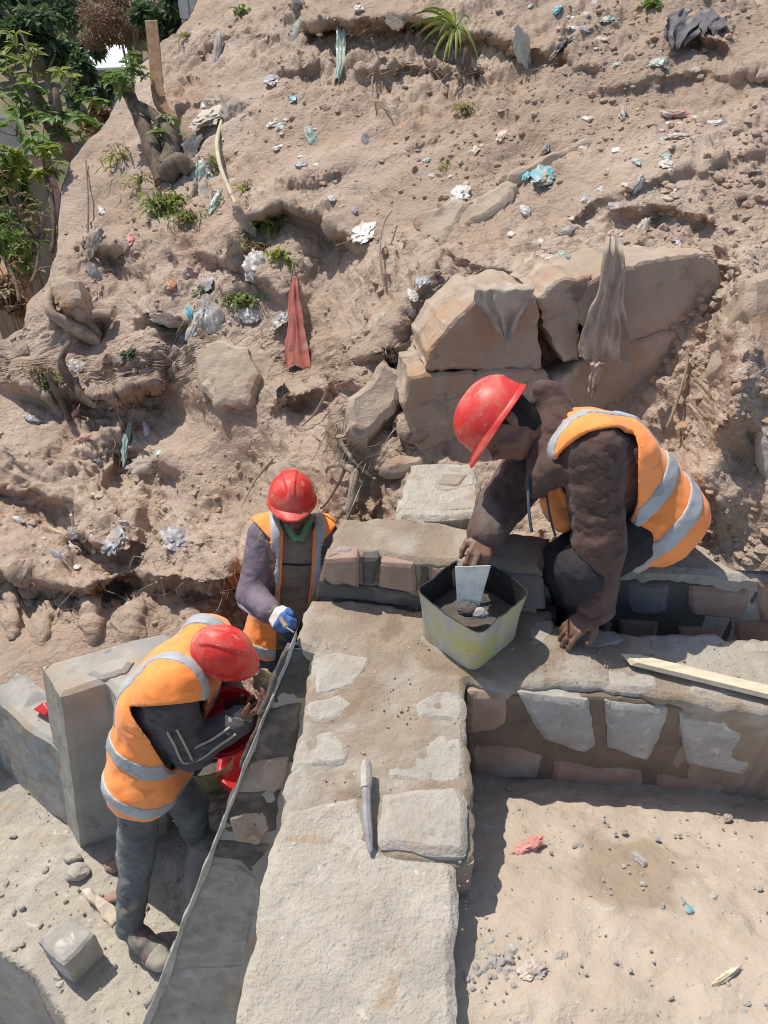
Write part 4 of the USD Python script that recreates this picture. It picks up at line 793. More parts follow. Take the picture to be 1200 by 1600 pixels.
# ------------------------------------------------------------------ tools and vessels on the wall
M['tub'] = mat('grimy_yellow_plastic', [(.3, (.30, .285, .27)), (.5, (.40, .385, .36)), (.7, (.46, .44, .40))], scale=14, stretch=(1, 1, .25), bump=.25, bscale=40, rough=.6, coord='object',
              spots=[(8, .50, .12, (.42, .385, .16)), (26, .66, .05, (.46, .39, .07)), (12, .70, .03, (.50, .22, .17)), (16, .62, .06, (.37, .34, .30))])
M['tub_in'] = mat('tarred_inside', ramp3((.035, .033, .03)), scale=10, bump=.8, bscale=60, rough=.7, coord='object', spots=[(16, .70, .02, (.45, .30, .03)), (10, .66, .04, (.14, .13, .12))])
def tubcut(name, label, cat, loc, rb, rt, h, rot, matout, matin, squ=4.0, wav=.012, wall=.004, fill=None, seed=0, rim=None):
    th = thing(name, label, cat, loc, rotz=math.degrees(rot)); n, m = 72, 14; a = np.arange(n) / n * 2 * np.pi
    prof = (np.abs(np.cos(a)) ** squ + np.abs(np.sin(a)) ** squ) ** (-1 / squ)
    def ring(k, inset):
        r = (rb + (rt - rb) * k) * prof * (1 - .035 * math.sin(math.pi * k)) - inset
        z = h * k * (1 + wav / h * 2 * (fbm(np.c_[np.cos(a) * 3, np.sin(a) * 3, 0 * a + seed], 3, seed) - .5) * k) + (0 if rim is None else rim(a) * k)
        return np.c_[r * np.cos(a), r * np.sin(a), z]
    o = [ring(k, 0) for k in np.linspace(0, 1, m)]; i = [ring(k, wall) for k in np.linspace(1, .03, m)]
    def shell(rs_, cap=None):
        V = np.vstack(rs_); ix = np.arange(len(V)).reshape(len(rs_), n); f = []
        for p, q in zip(ix[:-1], ix[1:]): f += [np.c_[p, np.roll(p, -1), np.roll(q, -1)], np.c_[p, np.roll(q, -1), q]]
        if cap is not None: V = np.vstack([V, V[ix[cap]].mean(0)]); f.append(np.c_[ix[cap], np.roll(ix[cap], -1), np.full(n, len(V) - 1)] if cap else np.c_[np.roll(ix[0], -1), ix[0], np.full(n, len(V) - 1)])
        return trimesh.Trimesh(V, np.vstack(f), process=False)
    part(th, 'shell', shell(o, 0), M[matout], 50, local=True); part(th, 'inside', shell([o[-1]] + i, -1), M[matin], 50, local=True)
    if fill:
        z, mm = fill; r = (rb + (rt - rb) * z / h) * prof - wall - .001; V, f = [np.c_[0, 0, z + .03][0]], []
        for q in range(1, 7):
            rr = r * q / 6; p = np.c_[rr * np.cos(a), rr * np.sin(a), np.full(n, z)]; p[:, 2] += .035 * (fbm(p * 22, 3, seed + 3) - .4) * (q < 6); V.append(p)
        V = np.vstack(V); ix = 1 + np.arange(6 * n).reshape(6, n); f.append(np.c_[np.zeros(n, int), ix[0], np.roll(ix[0], -1)])
        for p, q in zip(ix[:-1], ix[1:]): f += [np.c_[p, q, np.roll(q, -1)], np.c_[p, np.roll(q, -1), np.roll(p, -1)]]
        part(th, 'mortar', trimesh.Trimesh(V, np.vstack(f), process=False), M[mm], True, local=True)
    return th
bc = Pz(733, 988, 0.0)
tubcut('mortar_tub', 'grimy yellow tub cut from a plastic can, holding mortar, on the wall', 'tub', (bc[0], bc[1], -.008), .124, .140, .20, math.radians(45), 'tub', 'tub_in', 7, .014, .005, (.10, 'mortar_wet'), 5)
M['blade'] = mat('dusty_steel_blade', [(.3, (.44, .40, .33)), (.5, (.62, .57, .49)), (.7, (.72, .67, .58))], scale=20, bump=.5, bscale=80, rough=.9)
def plate(pix, ts, th_, nm=None):
    w = np.array([P(u, v, t) for (u, v), t in zip(pix, ts)]); n = unit(np.cross(w[1] - w[0], w[3] - w[0])); n = n if n[1] < 0 else -n
    return tm(m3.Manifold.hull_points(np.vstack([w, w - n * th_])))
tr = thing('trowel', 'pale dusty steel blade dipping into the mortar tub, gripped from above', 'trowel', P(740, 885, 2.56))
part(tr, 'blade', plate([(711, 886), (767, 884), (748, 950), (715, 952)], [2.545, 2.545, 2.60, 2.60], .004), M['blade'], False)
part(tr, 'handle', tube([P(739, 888, 2.552), P(744, 874, 2.575), P(748, 864, 2.60)], [.008, .011, .010], 10), M['bark'], 60)
lump_ = trimesh.creation.icosphere(3, 1.0); lump_.vertices = lump_.vertices * (.75 + .6 * fbm(lump_.vertices * 2 + 4, 3, 2))[:, None] * [.034, .026, .022] + P(731, 952, 2.575)
part(tr, 'mortar_lump', lump_, M['mortar_wet'], True)
l2 = trimesh.creation.icosphere(2, 1.0); l2.vertices = l2.vertices * (.7 + .6 * fbm(l2.vertices * 1.5 + 9, 3, 2))[:, None] * [.026, .02, .02] + P(750, 958, 2.56)
solo('stone_chip', l2, M['stone_grey'], 'small pale grey stone lying in the mortar tub beside the trowel blade', 'stone', smooth=False)
M['steel'] = mat('worn_steel', [(.3, (.20, .185, .19)), (.5, (.27, .25, .255)), (.7, (.34, .32, .32))], scale=24, bump=.35, bscale=70, rough=.5, spots=[(20, .62, .05, (.35, .31, .26))])
M['wood'] = mat('pale_wood', [(.3, (.46, .38, .26)), (.5, (.58, .50, .36)), (.7, (.66, .585, .44))], scale=10, stretch=(1, 6, 6), bump=.3, bscale=60)
M['wood_grey'] = mat('grey_wood', [(.3, (.34, .30, .26)), (.5, (.44, .39, .34)), (.7, (.52, .47, .41))], scale=16, stretch=(6, 1, 6), bump=.5)
c0, c1, c2, c3 = Pz(571, 1192, .045), Pz(572, 1232, .040), Pz(577, 1318, .024), Pz(579, 1332, .014)
ch = thing('chisel', 'steel stone chisel with a battered wooden looking head lying on the wall', 'chisel', c1)
part(ch, 'head', tube([c0, c0 * .6 + c1 * .4, c1], [.0165, .0185, .0155], 8, sub=2, wob=.35), M['wood_grey'], 30)
part(ch, 'shaft', tube([c1, c2, c3], [.0135, .0125, .006], 8, sub=2), M['steel'], 30)
q0, q1 = Pz(972, 1027, .018), Pz(1290, 1104, .02)
dr = unit(q1 - q0); sd = np.cross(dr, (0, 0, 1.))
lat_ = [q0 + dr * a_ + sd * b_ + np.array([0, 0, z_]) for (a_, b_, z_) in [(.0, -.016, -.006), (.03, .02, -.006), (.0, -.012, .004), (.05, .020, .014), (.05, -.018, .012), (.7, -.018, -.006), (.7, .022, -.006), (.7, -.018, .016), (.7, .022, .016)]]
solo('wood_batten', tm(m3.Manifold.hull_points(np.array(lat_))), M['wood'], 'pale split wooden batten lying on the wall at the right edge', 'batten', smooth=False)
# dressed stone on the lower floor
sb = stone([(58, 1472), (82, 1448), (107, 1431), (128, 1442), (147, 1459), (125, 1482), (100, 1505), (78, 1488)], np.array([0, 1.6, -1.6]), (0, 0, 1), .0, .205, .010, 500, .02, .010, 9)
solo('stone_block', sb, M['stone_grey'], 'grey rough cube of stone alone on the lower concrete floor, bottom left', 'stone')

# ------------------------------------------------------------------ lower level clutter
M['red_pl'] = mat('red_plastic', ramp3((.50, .025, .03), .85, 1.15), scale=6, bump=.1, rough=.4, spec=.4, spots=[(8, .66, .06, (.42, .13, .10))])
M['olive'] = mat('pale_olive_plastic', ramp3((.36, .33, .17)), scale=12, stretch=(1, 1, .2), bump=.3, rough=.6, spots=[(8, .62, .05, (.26, .22, .15))])
M['sack'] = mat('dusty_paper_sack', [(.3, (.36, .29, .22)), (.5, (.48, .41, .33)), (.7, (.56, .50, .42))], scale=10, bump=.6, bscale=50)
def bowl(name, label, cat, c, r, dp, axis, mm):
    th = thing(name, label, cat, c); ex, ey, ez = frame_of(axis, (0, 0, 1) if abs(unit(axis)[2]) < .9 else (0, 1, 0)); prof = [(0, -dp), (.55 * r, -dp), (.68 * r, -dp * .9), (.9 * r, -dp * .15), (.96 * r, 0), (1.06 * r, .004), (1.06 * r, .009), (.94 * r, .007), (.87 * r, -dp * .15), (.65 * r, -dp * .84), (.5 * r, -dp * .93), (0, -dp * .93)]
    t = trimesh.creation.revolve(np.array(prof), sections=48); t.vertices = c + t.vertices[:, :1] * ex + t.vertices[:, 1:2] * ey + t.vertices[:, 2:3] * ez
    part(th, 'basin', t, M[mm], 40); rr = trimesh.creation.torus(r * 1.06, .006, 48, 8); rr.vertices = c + rr.vertices[:, :1] * ex + rr.vertices[:, 1:2] * ey + (rr.vertices[:, 2:3] + .006) * ez; part(th, 'rim', rr, M[mm], 60); return th
bowl('basin', 'red plastic basin held under the arm of the bending worker', 'basin', P(352, 1128, 3.22), .135, .085, (-.1, -.35, .9), 'red_pl')
bowl('basin', 'red plastic basin on the ground half hidden by the wall edge', 'basin', P(388, 1192, 3.95), .15, .09, (-.25, -.3, .9), 'red_pl')
pp_ = Pz(62, 1112, -1.17)
solo('red_shard', stone([(54, 1108), (70, 1096), (78, 1112), (72, 1120)], pp_ + [0, 0, .05], (-.3, -.5, .8), .01, .03, .003, 505, .02, .004), M['red_pl'], 'small broken red plastic shard beside the concrete pier', 'shard')
yb = Pz(335, 1226, -1.68)
tubcut('plastic_bucket', 'pale olive plastic bucket standing behind the bending worker', 'bucket', yb, .105, .125, .27, .4, 'olive', 'tub_in', 2.6, .006, .004, (.12, 'mortar_wet'), 8)
def crumple(p, n, size, flat, mm, name, label, cat, seed, group=None, stretch=(1, 1), ang=0.0, amp=1.0, sub=3):
    """crushed bag or rag: a folded closed skin pressed on the surface"""
    t = trimesh.creation.icosphere(sub, 1.0); v = t.vertices
    f = fbm(v * 1.6 + seed * 3.1, 3, seed); c = np.abs(fbm(v * 3.2 + seed, 3, seed + 1) - .5) * 2.4
    v = v * (.55 + amp * (.9 * (f - .2) + .45 * (c - .3)))[:, None]
    ex, ey, ez = frame_of(n, (0, 0, 1) if abs(n[2]) < .95 else (0, 1, 0)); ca, sa = math.cos(ang), math.sin(ang)
    a = (ex * ca + ey * sa) * size * stretch[0]; b = (-ex * sa + ey * ca) * size * stretch[1]
    t.vertices = p + v[:, :1] * a + v[:, 1:2] * b + (v[:, 2:3] * flat + flat * .5) * size * n
    return solo(name, t, M[mm], label, cat, group, smooth=False if sub < 3 else 38)
U3 = np.array([0, -.1, 1.])
for (u, v, s, st, an, sd, lab) in [(310, 1238, .13, (1.5, .5), .1, 511, 'folded beige cement sack nearest the olive bucket'), (335, 1262, .16, (1.3, .7), .5, 512, 'crumpled grey beige sack under the raised foot'), (345, 1232, .11, (1.4, .6), .9, 513, 'rolled pale sack beside the pale outer edge of the retaining wall')]:
    p = Pz(u, v, -1.66); crumple(p, unit(U3), s, .45, 'sack', 'cement_sack', lab, 'sack', sd, None, st, an)
M['bone'] = mat('torn_pale_paper', ramp3((.56, .47, .37), .85, 1.12), scale=12, bump=.6, bscale=50)
tp = Pz(158, 1412, -1.78)
solo('torn_paper', stone([(128, 1388), (140, 1388), (160, 1402), (182, 1418), (186, 1436), (176, 1448), (160, 1432), (150, 1414), (134, 1404)], tp, unit((.1, -.2, 1)), .012, .01, .010, 515, .016, .004, 26), M['bone'], 'torn pale sheet of sack paper on the floor beside the standing leg', 'paper')
for (u, v, r, sd, lab) in [(122, 1362, .05, 516, 'pale chipped stone at the corner of the floor slab'), (114, 1340, .035, 517, 'smaller dusty stone just above the chipped one'), (178, 1352, .04, 518, 'reddish stone at the foot of the dark pier notch'), (176, 1402, .03, 519, 'small reddish stone behind the standing leg')]:
    p = Pz(u, v, -1.78); t = trimesh.creation.icosphere(2, r); t.vertices = t.vertices * (.6 + .8 * fbm(t.vertices * 25 + sd, 3, sd))[:, None] * [1.2, .9, .7] + p
    solo('stone', t, M['stone_red' if 'reddish' in lab else 'stone_dusty'], lab, 'stone', smooth=False)

# ------------------------------------------------------------------ litter on the bank and in the pit
def plastic(n, c, rough=.35, tr=None): return mat(n, ramp3(c, .8, 1.15), scale=20, bump=.4, bscale=60, rough=rough, spec=.5, spots=[(9, .56, .10, g((.40, .31, .235)))], tr=tr)
M['pl_white'] = plastic('white_plastic', (.50, .465, .42)); M['pl_grey'] = plastic('grey_plastic', (.26, .26, .27)); M['pl_blue'] = plastic('teal_plastic', (.10, .36, .42)); M['pl_black'] = plastic('black_plastic', (.035, .036, .042))
M['pl_green'] = plastic('pale_green_plastic', (.30, .40, .34)); M['paper'] = plastic('dusty_scrap', (.50, .43, .34), .8); M['pl_pink'] = plastic('pink_plastic', (.55, .23, .20), .7); M['pl_orange'] = plastic('orange_scrap', (.50, .22, .11), .7)
M['cloth_red'] = mat('faded_red_cloth', ramp3((.34, .115, .09)), scale=14, bump=.4, spots=[(7, .6, .06, (.36, .22, .17))]); M['cloth_grey'] = mat('dusty_cloth', ramp3((.37, .305, .24)), scale=12, bump=.4); M['cloth_dark'] = mat('dark_grey_cloth', ramp3((.13, .12, .12)), scale=12, bump=.4, spots=[(7, .6, .06, (.26, .23, .20))])
LIT = [  # u, v, size px, material, stretch, angle, label, name
    (850, 282, 24, 'pl_blue', (.8, 1.1), .4, 'bright blue plastic bag lying on the sandy slope', 'plastic_bag'), (825, 284, 11, 'pl_blue', (1, .7), .2, 'small blue scrap left of the bright blue bag', 'plastic_bag'),
    (798, 316, 8, 'pl_blue', (1, .7), .2, 'tiny blue scrap below the diagonal sandy slab', 'plastic_scrap'), (994, 254, 10, 'pl_green', (1.3, .6), .1, 'flat blue green scrap on the right slope', 'plastic_scrap'),
    (851, 228, 13, 'pl_black', (1.1, .8), .3, 'black crumpled bag right of the diagonal ledge top', 'plastic_bag'), (884, 82, 18, 'pl_black', (.7, 1.2), .4, 'black plastic caught under the small ledge at the top', 'plastic_bag'), (914, 60, 11, 'pl_grey', (.8, 1), .3, 'grey scrap above the black plastic at the top', 'plastic_scrap'),
    (815, 72, 22, 'pl_green', (.6, 1.3), -.4, 'pale green plastic sheet hanging at the ledge, top', 'plastic_bag'), (949, 30, 14, 'pl_blue', (.8, 1), .3, 'blue green scrap at the top, left of the grey cloth', 'plastic_scrap'), (872, 18, 10, 'pl_blue', (.6, 1), .3, 'faint blue scrap at the top right of the pale green sheet', 'plastic_scrap'),
    (930, 12, 11, 'paper', (.6, 1.1), -.2, 'grey flat stone like scrap at the very top', 'plastic_scrap'), (976, 180, 18, 'pl_black', (.35, 1.4), -.5, 'dark strip of plastic pointing down the right slope', 'plastic_strip'), (1028, 98, 14, 'pl_green', (1, .8), .3, 'pale green crumpled bag below the dark grey cloth', 'plastic_bag'),
    (1060, 174, 16, 'pl_pink', (1.3, .5), .2, 'pinkish scrap casting a shadow on the right slope', 'plastic_scrap'), (1040, 180, 12, 'paper', (.9, .6), .7, 'beige scrap left of the pinkish one', 'plastic_scrap'), (1124, 198, 15, 'pl_white', (1.4, .35), -.2, 'white curled strip alone on the right slope', 'plastic_strip'),
    (1055, 228, 16, 'paper', (1.2, .7), .1, 'tan crumpled paper in the middle of the right slope', 'paper'), (1042, 260, 13, 'pl_white', (1.1, .7), .4, 'white scrap below the tan crumpled paper', 'plastic_scrap'), (998, 288, 12, 'pl_grey', (.6, 1.2), .2, 'grey scrap with a trailing shadow on the right slope', 'plastic_scrap'), (970, 172, 9, 'pl_grey', (.5, 1), .3, 'grey scrap beside the dark strip', 'plastic_scrap'),
    (938, 290, 12, 'pl_green', (1, .8), .4, 'pale scrap right of the bright blue bag', 'plastic_scrap'), (912, 308, 9, 'pl_white', (1, .6), .4, 'white scrap below and right of the bright blue bag', 'plastic_scrap'), (820, 326, 12, 'pl_white', (1.1, .6), .7, 'white paper below the bright blue bag', 'plastic_scrap'), (720, 310, 19, 'pl_white', (1, .9), .5, 'white torn paper on the long sandy slab', 'paper'),
    (745, 240, 10, 'paper', (1.3, .7), .3, 'tan shell like scrap in the middle of the slope', 'plastic_scrap'), (785, 212, 16, 'paper', (1.3, .6), .5, 'flat tan stone like scrap right of centre', 'plastic_scrap'), (668, 258, 8, 'pl_green', (.8, .9), .2, 'green scrap left of the small grass tuft', 'plastic_scrap'), (675, 280, 7, 'pl_white', (1, .7), .1, 'white speck of plastic under the small grass tuft', 'plastic_scrap'),
    (618, 30, 20, 'pl_white', (1.2, .7), -.2, 'white sheet of paper at the top left of the long bladed grass', 'paper'), (470, 22, 18, 'pl_white', (.6, 1.2), -.5, 'white rag at the top, left part of the bank', 'rag'), (466, 50, 17, 'pl_green', (.7, 1.2), .2, 'green and grey rag under the white one at the top', 'rag'), (562, 20, 12, 'pl_green', (1.1, .6), .2, 'pale green scrap on top of the overhang', 'plastic_scrap'),
    (428, 132, 15, 'pl_grey', (.8, 1.1), 0, 'dark grey knotted bag left of the overhang', 'plastic_bag'), (460, 160, 9, 'pl_blue', (1, .8), .1, 'grey blue scrap below the dark knotted bag', 'plastic_scrap'), (440, 204, 11, 'pl_blue', (.8, 1), .4, 'blue and white scrap on the bare slope', 'plastic_scrap'), (425, 198, 8, 'pl_white', (.8, 1), .8, 'white scrap left of the blue and white one', 'plastic_scrap'), (430, 230, 7, 'pl_white', (1, .8), .3, 'white speck below the blue and white scrap', 'plastic_scrap'),
    (486, 212, 16, 'pl_green', (.5, 1.4), -.5, 'pale green twisted strip of plastic', 'plastic_strip'), (472, 262, 13, 'pl_grey', (.9, .7), .4, 'grey scrap under the twisted green strip', 'plastic_scrap'), (572, 222, 12, 'pl_grey', (.5, 1.2), -.3, 'grey blue strip in the middle of the sandy slope', 'plastic_strip'), (570, 362, 24, 'pl_white', (1, 1), .3, 'dirty white crumpled bag above the sand chute', 'plastic_bag'), (522, 322, 8, 'pl_white', (.8, 1), .3, 'white speck above the dark recess', 'plastic_scrap'), (553, 330, 8, 'pl_grey', (.6, 1), .1, 'grey speck right of the white one above the recess', 'plastic_scrap'),
    (645, 462, 13, 'pl_white', (.6, 1.1), -.4, 'white twisted scrap on the ridge left of the outcrop', 'plastic_scrap'), (640, 488, 12, 'pl_grey', (.9, .6), .8, 'grey white scrap under the twisted one', 'plastic_scrap'), (660, 440, 14, 'pl_grey', (.8, .8), .6, 'pale grey bag scrap above the twisted white one', 'plastic_scrap'), (676, 520, 13, 'pl_white', (.5, 1.2), 0, 'white strip at the left end of the outcrop', 'plastic_strip'), (652, 552, 12, 'pl_pink', (.5, 1.2), -.5, 'pinkish rag left of the outcrop', 'rag'),
    (860, 415, 14, 'paper', (1, .8), .3, 'dusty scraps lying on top of the outcrop', 'plastic_scrap'), (880, 410, 12, 'pl_green', (1, .8), .3, 'faint green scrap on top of the outcrop', 'plastic_scrap'), (885, 352, 13, 'paper', (1.4, .5), -.3, 'pale crust like paper above the hanging cloth', 'paper'), (1005, 360, 13, 'paper', (.6, 1.2), .5, 'dusty torn paper right of the hanging cloth top', 'paper'), (1174, 460, 7, 'pl_white', (.5, 1.2), .2, 'small white scrap at the right edge', 'plastic_scrap'),
    (330, 192, 34, 'sack', (1, 1), .2, 'yellowish beige sack beside the bent cane top', 'sack'), (318, 165, 14, 'pl_white', (1, .8), .2, 'white bag above the beige sack', 'plastic_bag'), (342, 165, 26, 'cloth_grey', (1, .5), .1, 'dark brown cloth at the top of the bent cane', 'rag'), (368, 182, 24, 'cloth_grey', (.8, 1), .5, 'brown cloth right of the bent cane top', 'rag'), (295, 235, 26, 'cloth_dark', (.9, 1.2), .3, 'dark cloth wrapped round the forked stump', 'rag'),
    (312, 268, 22, 'pl_green', (.9, .9), .3, 'pale green bag hanging right of the forked stump', 'plastic_bag'), (322, 305, 22, 'cloth_grey', (.5, 1.4), -.2, 'dusty hanging rag under the pale green bag', 'rag'), (304, 300, 20, 'cloth_grey', (.4, 1.3), .1, 'tan hanging strip left of the dusty rag', 'rag'), (335, 318, 16, 'pl_green', (.4, 1.6), .2, 'thin grey green strip hanging right of the rags', 'plastic_strip'), (342, 85, 18, 'pl_white', (.45, 1.9), -.15, 'grey white strip of plastic hanging on the upper left bank', 'plastic_strip'),
    (155, 322, 14, 'pl_white', (1.2, .4), 0, 'flat white scrap on the left ridge', 'plastic_scrap'), (208, 378, 12, 'pl_pink', (.6, 1.2), .2, 'pink scrap below the green weeds on the left', 'plastic_scrap'), (148, 432, 17, 'pl_grey', (.6, 1.2), .1, 'grey hanging rag beside the bent root', 'rag'), (150, 378, 22, 'cloth_grey', (.6, 1.2), .3, 'tan hanging cloth above the grey rag on the left', 'rag'), (268, 452, 13, 'pl_orange', (1.4, .6), .1, 'orange brown scrap on the left bank', 'plastic_scrap'),
    (260, 498, 24, 'pl_white', (1.2, .7), .4, 'pale dusty bag on the left bank', 'plastic_bag'), (296, 496, 11, 'pl_blue', (.5, 1.1), 0, 'thin blue scrap beside the hanging plastic bags', 'plastic_scrap'), (310, 512, 26, 'pl_white', (.5, 1.3), .1, 'left of two pale plastic bags hanging above the rounded boulder', 'plastic_bag'), (333, 502, 26, 'pl_white', (.7, 1.3), -.1, 'right of two pale plastic bags hanging above the rounded boulder', 'plastic_bag'), (300, 548, 13, 'pl_white', (1, .7), .5, 'white scrap at the top of the rounded boulder', 'plastic_scrap'), (325, 452, 16, 'pl_grey', (1, 1), .3, 'grey bag above the small green plant', 'plastic_bag'),
    (392, 490, 16, 'pl_white', (1.1, .8), .1, 'white bag below the green plant among rubbish', 'plastic_bag'), (400, 420, 26, 'pl_white', (.8, 1), .3, 'dirty white rag above the green plant among rubbish', 'rag'), (436, 500, 20, 'pl_grey', (1, .9), .3, 'dark grey bag left of the red cloth', 'plastic_bag'), (438, 616, 18, 'pl_black', (1, 1), .3, 'black bag beside the upright narrow boulder', 'plastic_bag'), (385, 345, 22, 'cloth_grey', (.5, 1.4), -.4, 'brown rag beside the bright green weed', 'rag'), (365, 400, 26, 'cloth_grey', (.5, 1.4), -.3, 'tan cloth hanging below the cane foot', 'rag'),
    (120, 573, 13, 'pl_white', (.9, 1), .2, 'pale scrap above the forked dead branch', 'plastic_scrap'), (115, 655, 14, 'pl_pink', (.3, 1.5), .15, 'pink strip hanging under the forked dead branch', 'plastic_strip'), (132, 685, 12, 'pl_pink', (.5, 1.2), .9, 'pink strip end below the first pink strip', 'plastic_strip'), (205, 668, 14, 'pl_orange', (.6, 1), -.4, 'faded red scrap in the hollow right of the dead branch', 'plastic_scrap'), (232, 676, 13, 'pl_white', (.4, 1.2), -.6, 'white strip at the edge of the sand slide', 'plastic_strip'), (175, 704, 12, 'pl_white', (1.2, .5), .4, 'white crescent scrap in the hollow', 'plastic_scrap'), (200, 722, 16, 'pl_black', (.8, 1.1), 0, 'black plastic in the hollow left of the sand slide', 'plastic_bag'), (198, 690, 20, 'pl_green', (.3, 1.6), -.3, 'grey green strip in the hollow above the black plastic', 'plastic_strip'),
    (235, 732, 26, 'cloth_grey', (1.2, .6), -.3, 'dusty folded cloth right of the black plastic', 'rag'), (172, 855, 24, 'pl_grey', (1, .9), .3, 'grey plastic bag right of the dark dead stem', 'plastic_bag'), (120, 855, 14, 'pl_white', (1, .9), .3, 'whitish bag left of the dark dead stem', 'plastic_bag'), (118, 832, 13, 'pl_grey', (1, .9), .3, 'grey scrap at the foot of the dark dead stem', 'plastic_scrap'), (274, 838, 24, 'pl_grey', (1, 1.1), .3, 'grey and black crumpled bag left of the striped sleeve', 'plastic_bag'), (102, 948, 20, 'pl_black', (.7, 1.4), .4, 'black rag stuck in the bank above the pier', 'rag'),
    (45, 945, 11, 'pl_green', (1, .8), .3, 'green glassy scrap on the lower left bank', 'plastic_scrap'), (155, 944, 8, 'pl_white', (.8, 1), .3, 'white round scrap right of the black rag', 'plastic_scrap'), (203, 948, 7, 'pl_green', (1, .7), .3, 'small green scrap above the bright vest', 'plastic_scrap'), (28, 812, 10, 'pl_white', (1.2, .5), .3, 'white scrap on the far left bank', 'plastic_scrap'), (192, 818, 8, 'pl_white', (.4, 1.1), -.5, 'pale splinter above the grey plastic bag', 'plastic_scrap'), (90, 878, 12, 'pl_grey', (.4, 1.3), -.3, 'grey blue rag strip on the lower left bank', 'plastic_strip'), (210, 925, 9, 'pl_grey', (1, .8), .4, 'dark grey scrap above the bright vest', 'plastic_scrap'),
    (510, 798, 10, 'pl_white', (1, .9), .3, 'white scrap at the left shoulder of the standing worker', 'plastic_scrap'), (50, 655, 13, 'pl_grey', (.6, 1.2), .1, 'grey stone like scrap on the far left bank', 'plastic_scrap')]
for i, (u, v, s, mm, st, an, lab, nm) in enumerate(LIT):
    p, n_ = hill(u, v); d = np.dot(p - CAM, (0, _c, -_s)); hang = nm in ('rag', 'plastic_strip') or 'hanging' in lab
    nn = unit(n_ + (np.array([0, -.7, .1]) if hang else np.array([0, 0, .3])))
    crumple(p, nn, s * d / FOC * 1.15, .30 if s > 12 else .35, mm, nm, lab, {'plastic_bag': 'plastic bag', 'plastic_scrap': 'litter', 'plastic_strip': 'plastic strip', 'rag': 'rag', 'paper': 'paper', 'sack': 'sack'}[nm], 600 + i, None, st, -an, sub=3 if s > 14 else 2)
rs = np.random.default_rng(44); o = []
k = 0
CLUST = [(1020, 190, 75), (950, 320, 60), (880, 410, 50), (720, 300, 50), (450, 210, 45), (360, 480, 60), (210, 700, 50), (140, 850, 55), (480, 45, 40), (900, 40, 70), (330, 290, 45), (660, 490, 40), (1040, 340, 60)]
while k < 150:
    j, i = rs.integers(20, NV - 60), rs.integers(40, NU - 160)
    cl = max(np.exp(-((Ugrid[j, i] - a_) / c_) ** 2 - ((Vgrid[j, i] - b_) / c_) ** 2) for a_, b_, c_ in CLUST)
    if Vgrid[j, i] > vmax[j, i] - 30 or rs.random() > cl: continue
    p = SLOPE[j, i]; n_ = unit(NRM[j, i]); s = rs.uniform(.010, .024)
    t = trimesh.creation.icosphere(1, 1.0); v = t.vertices * (.5 + .9 * fbm(t.vertices * 1.8 + k, 2, k))[:, None]; ex, ey, ez = frame_of(n_)
    t.vertices = p + v[:, :1] * ex * s * rs.uniform(.5, 1.5) + v[:, 1:2] * ey * s + v[:, 2:3] * ez * s * .4 + ez * s * .2
    solo('scrap', t, M[['pl_white', 'paper', 'paper', 'pl_white', 'pl_grey', 'pl_green'][k % 6]], 'tiny scrap of dusty litter lying loose on the bank', 'litter', 'tiny scraps scattered over the bank', False); k += 1
for (u, v, s, mm, st, lab, cat) in [(825, 1325, 30, 'pl_pink', (1.2, .5), 'pink plastic net rag lying in the earth pit', 'rag'), (998, 1344, 16, 'stone_grey', (.6, 1.1), 'grey stone chip standing in the damp earth of the pit', 'stone'), (1136, 1280, 11, 'stone_dusty', (1.1, .8), 'pale pebble alone at the right of the pit', 'stone'), (830, 1520, 26, 'pl_white', (1.1, .7), 'clear shiny plastic scrap in the pit near the bottom', 'plastic bag'), (1112, 1404, 9, 'stone_grey', (1, .8), 'small bluish stone at the right of the damp patch', 'stone'), (1076, 1422, 9, 'pl_blue', (.8, 1), 'small shiny blue scrap on the damp patch', 'litter'), (905, 1322, 8, 'stone_dusty', (1, 1), 'pale pebble left of the damp patch', 'stone'), (1130, 1530, 22, 'wood', (1.8, .3), 'pale wood splinter at the lower right of the pit', 'splinter'), (975, 1300, 7, 'stone_dusty', (1, 1), 'tiny pale pebble above the grey chip', 'stone'), (875, 1495, 10, 'stone_dusty', (1.3, .8), 'flat dusty stone near the shiny plastic scrap', 'stone')]:
    p = fill_at(u, v); crumple(p + [0, 0, .004], U3 / 1.005, s * 2.0 / FOC, .4, mm, cat.replace(' ', '_'), lab, cat, 800 + u, None, st, .5)
